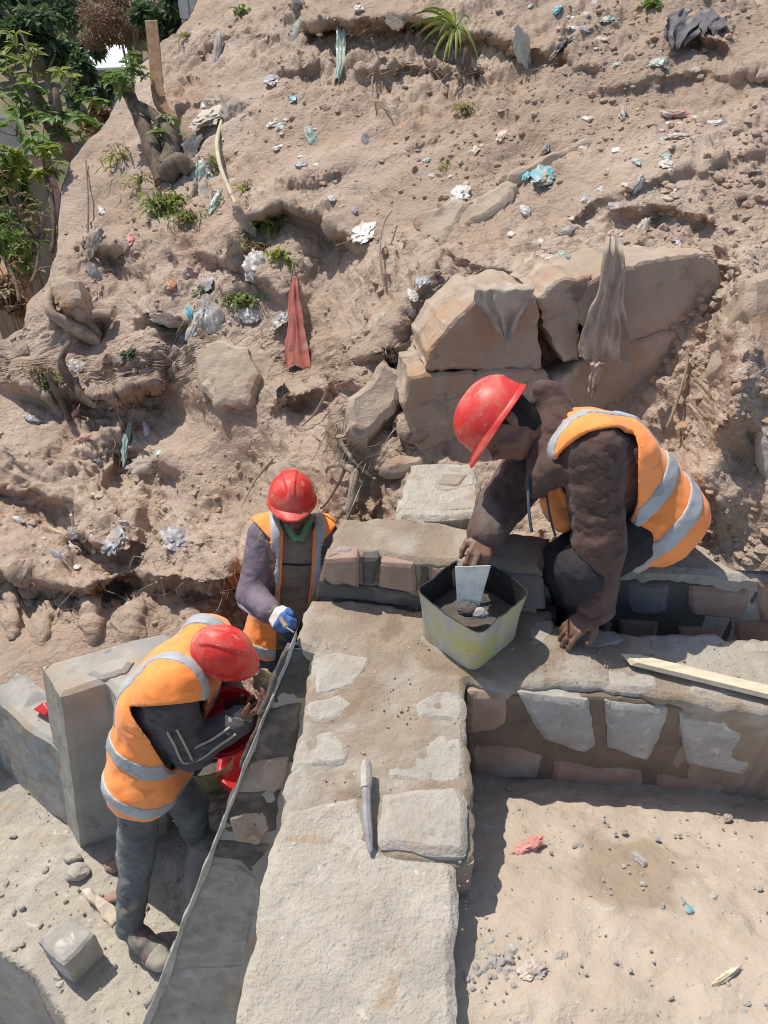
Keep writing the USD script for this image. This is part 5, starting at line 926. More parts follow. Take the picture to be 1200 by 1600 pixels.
def drape(name, label, cat, pts, mm, seed, lift=.07, folds=4, amp=.016, cap=99):
    """hanging cloth; pts: (u, v, half width px) from the top down; a real thin skin standing off the bank"""
    pts = np.array(pts, float); n, m = 34, 25; s = np.linspace(0, 1, n); U = np.interp(s, np.linspace(0, 1, len(pts)), pts[:, 0]); Vp = np.interp(s, np.linspace(0, 1, len(pts)), pts[:, 1]); Wp = np.interp(s, np.linspace(0, 1, len(pts)), pts[:, 2])
    d = np.array([np.dot(hill(u, v)[0] - CAM, (0, _c, -_s)) for u, v in zip(U, Vp)]); d = np.minimum.accumulate(d) - lift; d = np.minimum(d, np.dot(np.array([Ppl(u, v, P(900, 560, 3.33), unit(BF)) for u, v in zip(U, Vp)]) - CAM, (0, _c, -_s)) - .05) if cap < 99 else d; d = np.convolve(np.r_[[d[0]] * 3, d, [d[-1]] * 3], np.ones(7) / 7, 'valid')
    Wp = Wp * (.8 + .45 * fbm(np.c_[s * 5, 0 * s + seed, 0 * s], 3, seed + 7)); U = U + 6 * (fbm(np.c_[s * 3, 0 * s + seed + 4, 0 * s], 2, seed + 8) - .5); d = d + .08 * np.clip(1 - s / .12, 0, 1) ** 2
    x = np.linspace(-1, 1, m); F_ = P(U[:, None] + Wp[:, None] * x[None, :], np.repeat(Vp[:, None], m, 1) + 34 * (fbm(np.c_[x * 2.6, 0 * x + seed, 0 * x], 3, seed + 6) - .5)[None, :] * (s[:, None] ** 2 + .35 * (1 - s[:, None]) ** 3), np.repeat(d[:, None], m, 1))
    ph = fbm(np.stack(np.broadcast_arrays(x[None, :] * 1.2, s[:, None] * 1.5, seed * 1.0), -1), 3, seed)
    fo = fbm(np.stack(np.broadcast_arrays(x[None, :] * folds * .55 + seed, s[:, None] * 1.3 + .6 * x[None, :], seed * 1.7), -1), 3, seed + 2) - .5
    F_ = F_ + np.array([0, -1, .3]) * (amp * (2.6 * fo + .35 * np.sin((x[None, :] * folds * .7 + 5 * (ph - .5)) * np.pi)) * np.clip(Wp[:, None] / 18, .5, 1.6))[..., None]
    G_ = F_ + np.array([0, .006, 0]); a = np.arange(n * m).reshape(n, m); q = quads(a); ring = np.r_[a[0, :], a[1:, -1], a[-1, -2::-1], a[-2:0:-1, 0]]; r2 = np.roll(ring, -1)
    f = np.vstack([q, q[:, ::-1] + n * m, np.c_[ring, r2, r2 + n * m], np.c_[ring, r2 + n * m, ring + n * m]])
    return solo(name, trimesh.Trimesh(np.vstack([F_.reshape(-1, 3), G_.reshape(-1, 3)]), f, process=False), M[mm], label, cat, smooth=50)
drape('red_cloth', 'faded red cloth hanging from the weeds on the bank', 'cloth', [(458, 432, 4), (460, 470, 9), (463, 520, 15), (464, 572, 19)], 'cloth_red', 3)
drape('hanging_cloth', 'long dusty cloth hanging over the rock outcrop', 'cloth', [(962, 372, 12), (958, 430, 18), (950, 480, 24), (944, 530, 33), (942, 566, 36)], 'cloth_grey', 5, .10, 5, .02, 3.33)
drape('cloth_strip', 'narrow torn strip dangling below the long dusty cloth', 'cloth', [(935, 565, 10), (930, 590, 8), (924, 610, 6)], 'cloth_grey', 6, .10, 2, .016, 3.32)
drape('sack_cloth', 'dusty sack draped over the left boulder of the outcrop, pointed lower corner', 'cloth', [(790, 445, 46), (785, 470, 42), (788, 500, 22), (788, 532, 5)], 'cloth_grey', 7, .10, 4, .012, 3.42)
drape('dark_cloth', 'dark grey discarded garment on the slope at the top right', 'cloth', [(1092, 12, 30), (1080, 32, 42), (1066, 50, 26), (1056, 68, 10)], 'cloth_dark', 8, .05, 4, .03)
drape('dark_cloth', 'grey sleeve like end of the garment at the top right', 'cloth', [(1112, 26, 20), (1114, 40, 20), (1108, 52, 12)], 'cloth_dark', 9, .04, 2, .02)
drape('plastic_sheet', 'long pale plastic strip hanging down the dark face of the overhang', 'plastic strip', [(533, 40, 6), (534, 70, 8), (532, 100, 7), (528, 128, 5)], 'pl_green', 10, .07, 2, .01)
# ------------------------------------------------------------------ people: one skin surface each, clothes over it
def field(prims, h, k=.03, pad=.09, far=.12, box_=None):
    """smooth union of round cones (a, b, ra, rb) sampled on a grid"""
    A = np.array([p[0] for p in prims]); Bq = np.array([p[1] for p in prims]); R = np.array([max(p[2], p[3]) for p in prims])
    lo = np.minimum((A - R[:, None]).min(0), (Bq - R[:, None]).min(0)) - .03; hi = np.maximum((A + R[:, None]).max(0), (Bq + R[:, None]).max(0)) + .03
    if box_ is not None: lo, hi = box_
    n = np.ceil((hi - lo) / h - (.01 if box_ is not None else 0)).astype(int) + 1; Dg = np.full(n, far, np.float32)
    ax = [lo[i] + h * np.arange(n[i]) for i in range(3)]
    for a, b, ra, rb in prims:
        a, b = np.asarray(a, float), np.asarray(b, float); r = max(ra, rb) + pad
        s0 = np.clip(np.floor((np.minimum(a, b) - r - lo) / h).astype(int), 0, n); s1 = np.clip(np.ceil((np.maximum(a, b) + r - lo) / h).astype(int) + 1, 0, n)
        if (s1 <= s0).any(): continue
        sl = tuple(slice(p, q) for p, q in zip(s0, s1)); X, Y, Z = np.meshgrid(*[ax[i][sl[i]] for i in range(3)], indexing='ij')
        ab = b - a; L = max(ab @ ab, 1e-12); px, py, pz = X - a[0], Y - a[1], Z - a[2]
        t = np.clip((px * ab[0] + py * ab[1] + pz * ab[2]) / L, 0, 1)
        d = np.sqrt((px - t * ab[0]) ** 2 + (py - t * ab[1]) ** 2 + (pz - t * ab[2]) ** 2) - (ra + (rb - ra) * t)
        o = Dg[sl]; q = np.clip(.5 + .5 * (o - d) / k, 0, 1); Dg[sl] = o + (d - o) * q - k * q * (1 - q)
    return Dg, lo, ax
def surfnet(Dg, lo, h):
    s = Dg < 0; n = np.array(s.shape); c = np.zeros(n - 1, np.int8)
    for i, j, k in np.ndindex(2, 2, 2): c += s[i:n[0] - 1 + i, j:n[1] - 1 + j, k:n[2] - 1 + k]
    act = np.argwhere((c > 0) & (c < 8)); idm = np.full(n - 1, -1, np.int64); idm[tuple(act.T)] = np.arange(len(act))
    cor = {o: Dg[act[:, 0] + o[0], act[:, 1] + o[1], act[:, 2] + o[2]] for o in np.ndindex(2, 2, 2)}
    sm, ct = np.zeros((len(act), 3)), np.zeros(len(act))
    for o in np.ndindex(2, 2, 2):
        for ax in range(3):
            if o[ax]: continue
            o2 = tuple(o[i] + (i == ax) for i in range(3)); a, b = cor[o], cor[o2]; x = (a < 0) != (b < 0); t = np.where(x, a / np.where(x, a - b, 1), 0)
            p = np.array(o, float)[None, :] + np.eye(3)[ax] * t[:, None]; sm += p * x[:, None]; ct += x
    V = lo + h * (act + sm / np.maximum(ct, 1)[:, None]); Fc = []
    for ax in range(3):
        u, w = (ax + 1) % 3, (ax + 2) % 3; sl0 = [slice(None)] * 3; sl1 = [slice(None)] * 3; sl0[ax] = slice(0, -1); sl1[ax] = slice(1, None)
        e_ = np.argwhere(s[tuple(sl0)] != s[tuple(sl1)]); e_ = e_[(e_[:, u] > 0) & (e_[:, w] > 0) & (e_[:, u] < n[u] - 1) & (e_[:, w] < n[w] - 1)]
        du, dw = np.eye(3, dtype=int)[u], np.eye(3, dtype=int)[w]; q = [idm[tuple((e_ - a * du - b * dw).T)] for a, b in ((1, 1), (0, 1), (0, 0), (1, 0))]
        fl = s[tuple(e_.T)]; Q = np.stack(q, 1); Q[~fl] = Q[~fl][:, ::-1]; Fc.append(Q)
    Q = np.vstack(Fc); Q = Q[(Q >= 0).all(1)]
    return trimesh.Trimesh(V, np.vstack([Q[:, [0, 1, 2]], Q[:, [0, 2, 3]]]), process=False)
def band(Dg, ax, w, fn):
    """values of fn at grid points with |D| < w, zero elsewhere"""
    m = np.argwhere(np.abs(Dg) < w); pts = np.stack([ax[i][m[:, i]] for i in range(3)], 1); out = np.zeros_like(Dg); out[tuple(m.T)] = fn(pts); return out
def wrinkle(Dg, ax, amp, sc, seed, dirn=(1, 1, 1), off=.35):
    return Dg + band(Dg, ax, .05, lambda p: amp * 2 * (np.sqrt((fbm(p * sc * np.asarray(dirn) + seed, 3, seed) - .5) ** 2 + .0016) * 2.2 - off))
def mesh_of(Dg, lo, h, smooth=1):
    t = surfnet(Dg, lo, h)
    e_ = np.vstack([t.faces[:, [0, 1]], t.faces[:, [1, 2]], t.faces[:, [2, 0]]]); v = np.array(t.vertices)
    for _ in range(smooth):
        a = np.zeros_like(v); c = np.zeros(len(v)); np.add.at(a, e_[:, 0], v[e_[:, 1]]); np.add.at(c, e_[:, 0], 1); v = v + .4 * (a / np.maximum(c, 1)[:, None] - v)
    t.vertices = v
    return t
def hand(wrist, d, n, side, curl=(.5, .5, .5, .5), spread=.12, thumb=.6, sc=1.0):
    """palm and five bent fingers: d points from the wrist to the knuckles, n out of the palm, side towards the thumb"""
    d = unit(d); n = unit(n - d * np.dot(n, d)); s = np.cross(d, n); s = s if np.dot(s, side) > 0 else -s; pr = []
    off = [.030, .010, -.010, -.028]; ln = [.086, .090, .085, .078]; fl = [(.040, .025, .019), (.045, .028, .020), (.041, .026, .019), (.032, .019, .017)]
    for k in range(4):
        r0 = wrist + s * off[k] * .55 * sc + d * .012 * sc; kn = wrist + s * off[k] * sc + d * ln[k] * sc - n * .003
        pr.append((r0, kn, .0155 * sc, .0125 * sc)); p = kn; a = 0; di = unit(d + s * (1.5 - k) * spread * .5)
        for q, l in enumerate(fl[k]):
            a += curl[k] * (.9, 1.15, .8)[q]; dd = di * math.cos(a) + n * math.sin(a); e2 = p + dd * l * sc; pr.append((p, e2, (.0098 - .0009 * q) * sc, (.0092 - .001 * q) * sc)); p = e2
    b0 = wrist + s * .018 * sc + d * .018 * sc; m1 = b0 + (s * .75 + d * .6 + n * .25) * .040 * sc; m2 = m1 + (s * (.55 - .4 * thumb) + d * .8 + n * .5 * thumb) * .031 * sc; m3_ = m2 + (s * (.3 - .5 * thumb) + d * .85 + n * .7 * thumb) * .024 * sc
    pr += [(b0, m1, .0165 * sc, .013 * sc), (m1, m2, .0118 * sc, .0105 * sc), (m2, m3_, .0105 * sc, .0085 * sc)]
    pr.append((wrist - d * .03 * sc, wrist + d * .02 * sc, .023 * sc, .022 * sc)); return pr
def head_prims(c, f, u, sc=1.0):
    l = np.cross(u, f); q = lambda a, b, e_: c + (f * a + l * b + u * e_) * sc
    pr = [(q(-.022, 0, .02), q(.022, 0, .025), .078 * sc, .074 * sc), (q(-.01, 0, 0), q(.025, 0, -.03), .070 * sc, .062 * sc), (q(.03, .018, -.075), q(.045, 0, -.088), .036 * sc, .030 * sc), (q(.03, -.018, -.075), q(.045, 0, -.088), .036 * sc, .030 * sc),
          (q(-.005, .05, -.06), q(.04, .015, -.09), .022 * sc, .020 * sc), (q(-.005, -.05, -.06), q(.04, -.015, -.09), .022 * sc, .020 * sc), (q(.083, .03, .006), q(.088, 0, .010), .012 * sc, .012 * sc), (q(.083, -.03, .006), q(.088, 0, .010), .012 * sc, .012 * sc),
          (q(.086, 0, .002), q(.108, 0, -.036), .009 * sc, .0135 * sc), (q(.094, .012, -.040), q(.094, -.012, -.040), .0085 * sc, .0085 * sc), (q(.082, .020, -.062), q(.082, -.020, -.062), .0075 * sc, .0075 * sc), (q(.089, .008, -.060), q(.089, -.008, -.060), .0068 * sc, .0068 * sc), (q(.080, .016, -.073), q(.080, -.016, -.073), .0085 * sc, .0085 * sc),
          (q(.062, .036, -.03), q(.050, .048, -.05), .020 * sc, .020 * sc), (q(.062, -.036, -.03), q(.050, -.048, -.05), .020 * sc, .020 * sc)]
    for s in (1, -1): pr += [(q(-.012, s * .078, .012), q(-.004, s * .075, -.022), .011 * sc, .008 * sc), (q(-.018, s * .083, .014), q(-.016, s * .082, -.008), .007 * sc, .006 * sc)]
    return pr
def helmet(parent, c, f, u, mm, vee=True, sc=1.0):
    """hard hat: ribbed shell, gutter brim, peak, lining edge"""
    l = np.cross(u, f); n, m = 96, 30; th = np.arange(n) / n * 2 * np.pi; ph = np.linspace(0, np.pi / 2, m)
    TH, PH = np.meshgrid(th, ph); x, y, z = np.cos(TH) * np.cos(PH) ** .82, np.sin(TH) * np.cos(PH) ** .82, np.sin(PH)
    wid = (.26 - .20 * np.clip(x, -.2, 1)) if vee else .20 + 0 * x
    rid = sstep(wid + .07, wid, np.abs(y)) * sstep(-.98, -.7, x + .25 * z) * sstep(.28, .5, z) * (1 if not vee else sstep(.98, .8, x))
    grv = np.exp(-((np.abs(y) - .42) / .035) ** 2) * sstep(.35, .55, z) * .5
    k = 1 + .062 * rid - .028 * grv
    X, Y, Z = x * .136 * k, y * .114 * k, z * .128 * (1 + .055 * rid) + .004
    def loc(X, Y, Z): return c + (f * X[..., None] + l * Y[..., None] + u * Z[..., None]) * sc
    O = loc(X, Y, Z); I = loc(X * .965, Y * .965, Z * .965 - .001); ix = np.arange(n * m).reshape(m, n); ff = []
    for a, b in zip(ix[:-1], ix[1:]): ff += [np.c_[a, np.roll(a, -1), np.roll(b, -1)], np.c_[a, np.roll(b, -1), b]]
    ff = np.vstack(ff); t = trimesh.Trimesh(np.vstack([O.reshape(-1, 3), I.reshape(-1, 3)]), np.vstack([ff, ff[:, ::-1] + n * m]), process=False)
    hm = part(parent, 'helmet', t, M[mm], 40)
    pk = np.clip(np.cos(th), 0, 1) ** 1.6; rows = []
    for q, (o, dz) in enumerate([(-.003, .010), (.003, .008), (.006, .001), (.008, -.004), (.009, -.008), (.007, -.010), (.002, -.006), (-.004, .002)]):
        e2 = o * (1 + 0 * th) + (0 if q in (0, 1, 7) else 1) * pk * .036; rows.append(loc((.136 + e2) * np.cos(th), (.114 + o) * np.sin(th), dz - .012 * pk * (q > 1) * (q < 7)))
    rows.append(rows[0]); Vb = np.vstack(rows); ib = np.arange(len(Vb)).reshape(len(rows), n); fb = []
    for a, b in zip(ib[:-1], ib[1:]): fb += [np.c_[a, np.roll(b, -1), np.roll(a, -1)], np.c_[a, b, np.roll(b, -1)]]
    tb = trimesh.Trimesh(Vb, np.vstack(fb), process=False); part(hm, 'brim', tb, M[mm], 50)
    return hm
M['skin'] = mat('brown_skin', ramp3((.165, .085, .055), .85, 1.15), scale=12, bump=.15, bscale=150, bdist=.002, rough=.5, spec=.4)
M['hair'] = mat('black_hair', ramp3((.014, .012, .011)), scale=40, bump=.6, bscale=120, rough=.6)
M['helmet'] = mat('dusty_red_helmet', [(.3, (.52, .020, .018)), (.5, (.60, .030, .025)), (.7, (.64, .06, .045))], scale=7, bump=.04, rough=.45, spec=.4, spots=[(9, .56, .10, (.56, .15, .11)), (30, .66, .05, (.5, .22, .17))], coord='position')
M['orange'] = mat('orange_vest', [(.3, (.86, .235, .045)), (.5, (.95, .30, .075)), (.7, (.96, .37, .12))], scale=5, bump=.25, bscale=40, bdist=.006, rough=.75, sheen=.2)
M['reflect'] = mat('grey_reflective', ramp3((.37, .385, .39), .85, 1.12), scale=10, bump=.25, bscale=60, rough=.45, spec=.4)
M['hood'] = mat('brown_fleece', ramp3((.092, .056, .045), .8, 1.3), scale=14, bump=.5, bscale=60, rough=.95, sheen=.08, spots=[(3.5, .62, .06, (.135, .10, .085))])
M['track'] = mat('dark_plum_knit', ramp3((.075, .066, .072), .8, 1.25), scale=14, bump=.4, bscale=60, rough=.9, sheen=.08); M['piping'] = mat('beige_piping', ramp3((.38, .33, .26)), scale=20, bump=.2)
M['purple'] = mat('purple_grey_knit', ramp3((.17, .135, .165)), scale=14, bump=.4, rough=.9); M['tan'] = mat('muddy_tan_jumper', [(.3, (.17, .135, .105)), (.5, (.235, .195, .16)), (.7, (.29, .24, .195))], scale=6, bump=.4, rough=.95)
M['char'] = mat('charcoal_trousers', ramp3((.035, .031, .034), .75, 1.4), scale=10, bump=.5, rough=.9); M['denim'] = mat('faded_black_denim', [(.3, (.085, .088, .09)), (.5, (.15, .155, .158)), (.68, (.26, .265, .26))], scale=5, bump=.5, bscale=80, rough=.9, spots=[(6, .66, .05, (.24, .20, .15))])
M['jeans'] = mat('blue_jeans', ramp3((.06, .085, .125), .7, 1.5), scale=8, bump=.5, rough=.9); M['green'] = mat('green_collar', ramp3((.15, .30, .19)), scale=10, bump=.2)
M['shoe'] = mat('muddy_grey_shoe', [(.3, (.12, .105, .095)), (.5, (.20, .18, .16)), (.7, (.30, .27, .23))], scale=14, bump=.5, spots=[(14, .62, .05, (.16, .085, .09))]); M['sole'] = mat('dusty_sole', ramp3((.34, .31, .25)), scale=14, bump=.4); M['lace'] = mat('dark_red_lace', ramp3((.13, .045, .06)), scale=20, bump=.2)
M['glove'] = mat('white_knit_glove', ramp3((.62, .58, .54)), scale=20, bump=.5, bscale=120); M['glove_b'] = mat('blue_glove_coating', ramp3((.08, .17, .42)), scale=14, bump=.4); M['cuff'] = mat('grey_cuff', ramp3((.24, .225, .19)), scale=16, bump=.5)
M['eye'] = mat('dark_eye', ramp3((.02, .015, .012)), scale=4, bump=0, rough=.2, spec=.5); M['mud'] = mat('tan_mortar', ramp3((.34, .25, .16)), scale=14, bump=.9)
def shoe(parent, heel, toe, mats, lace=True, h=.005, sc=1.0):
    d = toe - heel; d[2] = 0; d = unit(d); s = np.cross((0, 0, 1.), d); z = np.array([0, 0, 1.]); p = lambda a, b, c: heel + d * a * sc + s * b * sc + z * c * sc
    pr = [(p(.035, 0, .05), p(.03, 0, .095), .040 * sc, .039 * sc), (p(.03, 0, .042), p(.10, 0, .05), .036 * sc, .044 * sc), (p(.10, 0, .05), p(.175, .012, .036), .044 * sc, .040 * sc), (p(.175, .016, .036), p(.225, .006, .032), .036 * sc, .030 * sc), (p(.175, -.018, .034), p(.215, -.012, .032), .032 * sc, .028 * sc), (p(.06, 0, .08), p(.12, 0, .062), .034 * sc, .036 * sc)]
    Dg, lo, ax = field(pr, h, .025); Z = ax[2][None, None, :]; up = np.maximum(Dg, (heel[2] + .018 * sc) - Z); so = np.maximum(np.maximum(Dg - .005, Z - (heel[2] + .022 * sc)), heel[2] - Z)
    sh = part(parent, 'shoe', mesh_of(up, lo, h), M[mats[0]], True); part(sh, 'sole', mesh_of(so, lo, h, 0), M[mats[1]], 40)
    capd = np.maximum(np.maximum(Dg - .004, (heel[2] + .02) - Z), -(((ax[0][:, None, None] - heel[0]) * d[0] + (ax[1][None, :, None] - heel[1]) * d[1]) - .185 * sc)); part(sh, 'toe_cap', mesh_of(capd, lo, h), M[mats[1]], True)
    if lace:
        for k in range(5):
            a = .085 + .02 * k; hz = .105 - .008 * k; part(sh, 'lace', tube([p(a, -.03, hz - .02), p(a + .01, 0, hz), p(a + .02, .03, hz - .02)], .0032 * sc, 5, sub=3), M[mats[2]], True)
    return sh
def torso_prims(hc, nc, lat, fw, w0=.10, w1=.105, ws=.17, off=0.0, hunch=0.0):
    """pelvis to shoulders; hc hip centre, nc centre between the shoulder joints, hunch bows the back"""
    q = lambda t, b, f_=0.0: hc + (nc - hc) * t + lat * b + fw * (f_ - hunch * 4 * t * (1 - t)); pr = []
    for s in (1, -1):
        pr += [(q(0, s * .08), q(.3, s * .065), w0 + off, w0 * .95 + off), (q(.3, s * .065), q(.72, s * .085), w0 * .95 + off, w1 + off), (q(.72, s * .085), q(.98, s * ws * .72), w1 + off, .075 + off), (q(.93, 0, -.01), q(.99, s * ws), .08 + off, .058 + off)]
    return pr + [(q(0, .08), q(0, -.08), w0 + off, w0 + off), (q(.3, 0), q(.8, 0), w0 + off, w1 + off)]
def plane(ax, p0, n): n = unit(n); return (ax[0][:, None, None] - p0[0]) * n[0] + (ax[1][None, :, None] - p0[1]) * n[1] + (ax[2][None, None, :] - p0[2]) * n[2]
def cyl(ax, p0, d, r):
    X, Y, Z = np.meshgrid(ax[0] - p0[0], ax[1] - p0[1], ax[2] - p0[2], indexing='ij'); d = unit(d); t = X * d[0] + Y * d[1] + Z * d[2]
    return np.sqrt(np.maximum(X * X + Y * Y + Z * Z - t * t, 0)) - r, t
def person(name, label, J, spec):
    """J: world joints; builds skin, then clothes as thin shells over it"""
    th = thing(name, label, 'person', (*J['base'],)); lat = unit(J['sl'] - J['sr']); nc = (J['sl'] + J['sr']) / 2; hc = (J['hl'] + J['hr']) / 2; ax_ = unit(nc - hc); fw = unit(np.cross(lat, ax_)); lat = np.cross(ax_, fw); ws = np.linalg.norm(J['sl'] - J['sr']) / 2
    hu = spec.get('hunch', .02); w0, w1 = spec.get('w', (.098, .105)); T = lambda off: torso_prims(hc, nc, lat, fw, w0, w1, ws, off, hu)
    def limb(a, b, c, r, off=0.0): return [(J[a], J[b], r[0] + off, r[1] + off), (J[b], J[c], r[1] + off, r[2] + off)]
    LR, AR = (.080, .056, .040), (.052, .042, .029); u, f = J['hu'], J['hf']
    neck = [(nc + ax_ * .02, J['hc'] - u * .05 - f * .015, .055, .052)]
    skin = T(-.012) + neck + head_prims(J['hc'], f, u) + [(nc - fw * .02, nc + ax_ * .05, .07, .055)]
    for s in 'lr': skin += limb('h' + s, 'k' + s, 'a' + s, LR) + limb('s' + s, 'e' + s, 'w' + s, AR) + [(J['a' + s], J['a' + s] + J['fd' + s] * .12 - [0, 0, .03], .036, .03)]
    Dg, lo, ax = field(skin, .0055, .016)
    hd = [x for s in 'lr' for x in hand(J['w' + s], *spec['hand_' + s])]
    Dh, _, _ = field(hd, .0055, .006, .05, .12, (lo, lo + .0055 * (np.array(Dg.shape) - 1)))
    lo2 = np.minimum(lo, np.min([np.minimum(a, b) for a, b, *_ in hd], 0) - .03); hi2 = np.maximum(lo + .0055 * (np.array(Dg.shape) - 1), np.max([np.maximum(a, b) for a, b, *_ in hd], 0) + .03)
    Dg, lo, ax = field(skin, .0055, .016, box_=(lo2, hi2)); Dh, _, _ = field(hd, .0055, .006, .05, .12, (lo2, hi2)); k = .012; q = np.clip(.5 + .5 * (Dg - Dh) / k, 0, 1); Dg = Dg + (Dh - Dg) * q - k * q * (1 - q)
    body = part(th, 'body', mesh_of(Dg, lo, .0055, 2), M['skin'], True)
    for s in (1, -1):
        e0 = J['hc'] + f * .079 + np.cross(u, f) * s * .031 - u * .006; ey = trimesh.creation.icosphere(2, .0105); ey.apply_translation(e0); part(body, 'eye', ey, M['eye'], True)
    # hair under the helmet, at the nape and the sides
    hp = [(J['hc'] - f * .024 + u * .02, J['hc'] + f * .012 + u * .028, .083, .078), (J['hc'] - f * .03 - u * .035, J['hc'] - f * .02, .068, .075)]; Hg, lo, ax = field(hp, .006, .02)
    Hg = np.maximum(Hg, plane(ax, J['hc'] + f * .012, f - u * .5)); part(body, 'hair', mesh_of(wrinkle(Hg, ax, .004, 60, 3), lo, .006), M['hair'], True)
    # top with sleeves
    so, h = spec.get('sleeve', (.030, .026, .022)), .0065
    tp = T(.010) + [(nc - fw * .01, nc + ax_ * .05, .085, .072)]
    for s in 'lr': tp += [(J['s' + s], J['e' + s], AR[0] + so[0], AR[1] + so[1]), (J['e' + s], J['w' + s] * spec.get('cuff', .93) + J['e' + s] * (1 - spec.get('cuff', .93)), AR[1] + so[1], AR[2] + so[2])]
    tp += [tuple(x) for x in spec.get('hoodprims', lambda *a: [])(J, nc, ax_, fw, lat)]
    Dg, lo, ax = field(tp, h, .035); Dg = wrinkle(Dg, ax, .010, 11, 5, spec.get('wd', (1, 1, 1.5))); Dg = wrinkle(Dg, ax, .0045, 28, 8)
    Sl, _, _ = field([x for s in 'lr' for x in [(J['s' + s], J['e' + s], AR[0] + so[0], AR[1] + so[1]), (J['e' + s], J['w' + s] * spec.get('cuff', .93) + J['e' + s] * (1 - spec.get('cuff', .93)), AR[1] + so[1], AR[2] + so[2])]], h, .02, box_=(lo, lo + h * (np.array(Dg.shape) - 1)))
    Dg = np.maximum(Dg, np.minimum(-(plane(ax, hc - ax_ * .02, ax_)), Sl - .012))
    nk = np.maximum(cyl(ax, nc + ax_ * .06 + fw * .02, unit(J['hc'] - nc), .060)[0], -plane(ax, nc + ax_ * .055, ax_)); Dg = np.maximum(Dg, -nk) if not spec.get('hoodprims') else Dg
    top = part(th, spec['top'][0], mesh_of(Dg, lo, h), M[spec['top'][1]], True)
    for s in 'lr':
        a, b = J['e' + s], J['w' + s]; cf = [(a + (b - a) * .84, a + (b - a) * .97, AR[2] + so[2] * .9 + .006, AR[2] + so[2] * .55 + .006)]; Cg, l2, a2 = field(cf, .006, .01); part(top, 'cuff', mesh_of(wrinkle(Cg, a2, .003, 50, 4), l2, .006), M[spec['top'][2]], True)
    # trousers
    tr = spec.get('leg', (.024, .028, .022)); pr = [(hc + lat * .085, hc - lat * .085, w0 + .014, w0 + .014), (hc + lat * .07 + ax_ * .08, hc - lat * .07 + ax_ * .08, w0 + .005, w0 + .005)]
    for s in 'lr': pr += [(J['h' + s], J['k' + s], LR[0] + tr[0], LR[1] + tr[1]), (J['k' + s], J['a' + s], LR[1] + tr[1], LR[2] + tr[2])]
    Dg, lo, ax = field(pr, h, .03); Dg = wrinkle(Dg, ax, .010, 9, 15, (1, 1, 1.1)); Dg = wrinkle(Dg, ax, .004, 24, 18)
    tro = part(th, 'trousers', mesh_of(Dg, lo, h), M[spec['trousers']], True)
    for s in 'lr':
        hl = J['a' + s] - J['fd' + s] * .045; hl[2] = J['a' + s][2] - .085; shoe(th, hl, hl + J['fd' + s] * .25, spec.get('shoes', ('shoe', 'sole', 'lace')), sc=1.12)
    # hi-vis vest: open shell, cut at neck, armholes and hem, with reflective bands lying on it
    vo = spec.get('vest', .034); vp = T(vo) + [tuple(x) for x in spec.get('vestprims', lambda *a: [])(J, nc, ax_, fw, lat, hc)]
    Dg, lo, ax = field(vp, h, .04); Dq, _, _ = field(T(.010) + [(nc - fw * .01, nc + ax_ * .05, .085, .072)] + [(J['s' + s], J['s' + s] + (J['e' + s] - J['s' + s]) * .3, AR[0] + spec.get('sleeve', (.03,))[0], AR[0] + spec.get('sleeve', (.03,))[0] - .004) for s in 'lr'], h, .035, box_=(lo, lo + h * (np.array(Dg.shape) - 1))); Dg = np.minimum(Dg, Dq - .017); Dg = wrinkle(Dg, ax, .013, 7, 25, spec.get('vwd', (1, 1, 1)), .6); Dg = wrinkle(Dg, ax, .0015, 22, 27, off=.6)
    hem = plane(ax, hc + ax_ * spec.get('hem', -.06), ax_); cut = -hem
    for s in 'lr':                               # armholes: open where the sleeve leaves the shoulder
        ar = J['e' + s] - J['s' + s]; Sv, _, _ = field([(J['s' + s], J['e' + s], AR[0] + so[0], AR[1] + so[1])], h, .02, box_=(lo, lo + h * (np.array(Dg.shape) - 1)))
        cut = np.maximum(cut, -np.maximum(Sv - spec.get('gap', .042), -plane(ax, J['s' + s] + ar * spec.get('cap', -.03) - lat * (1 if s == 'l' else -1) * .0, ar + lat * (1 if s == 'l' else -1) * np.linalg.norm(ar) * spec.get('out', .9))))
    cn, _ = cyl(ax, nc + ax_ * .05 + fw * spec.get('nkf', .03), unit(ax_ + fw * .35), spec.get('nkr', .085)); cut = np.maximum(cut, -np.maximum(cn, -plane(ax, nc - ax_ * .02, ax_)))
    if spec.get('open'):
        lt = plane(ax, nc, lat); dn = -plane(ax, nc, ax_); cut = np.maximum(cut, np.minimum(spec['open'] + .00 * dn - np.abs(lt - spec.get('openx', 0)), 1) * (plane(ax, hc, fw) > 0) - 1.0 * (plane(ax, hc, fw) <= 0))
    sh_ = np.maximum(np.maximum(Dg, -(Dg + .017)), cut); ve = part(th, 'vest', mesh_of(sh_, lo, h), M['orange'], True)
    tt = plane(ax, hc, ax_) / np.linalg.norm(nc - hc); lt = np.abs(plane(ax, nc, lat)); on = np.maximum(np.maximum(Dg - .0045, -(Dg + .012)), cut + .004)
    for a, b in spec.get('bands', [(.02, .12), (.34, .44)]):
        reg = np.abs(tt - (a + b) / 2) * np.linalg.norm(nc - hc) - (b - a) / 2 * np.linalg.norm(nc - hc); part(ve, 'reflective_band', mesh_of(np.maximum(on, reg), lo, h), M['reflect'], True)
    v0, v1 = spec.get('straps', (.075, .125)); reg = np.maximum(np.abs(lt - (v0 + v1) / 2) - (v1 - v0) / 2, .44 * np.linalg.norm(nc - hc) + .012 - plane(ax, hc, ax_)); sgn = plane(ax, nc, lat)
    for s in (1, -1): part(ve, 'reflective_strap', mesh_of(np.maximum(np.maximum(on - .0008, reg), -s * sgn), lo, h), M['reflect'], True)
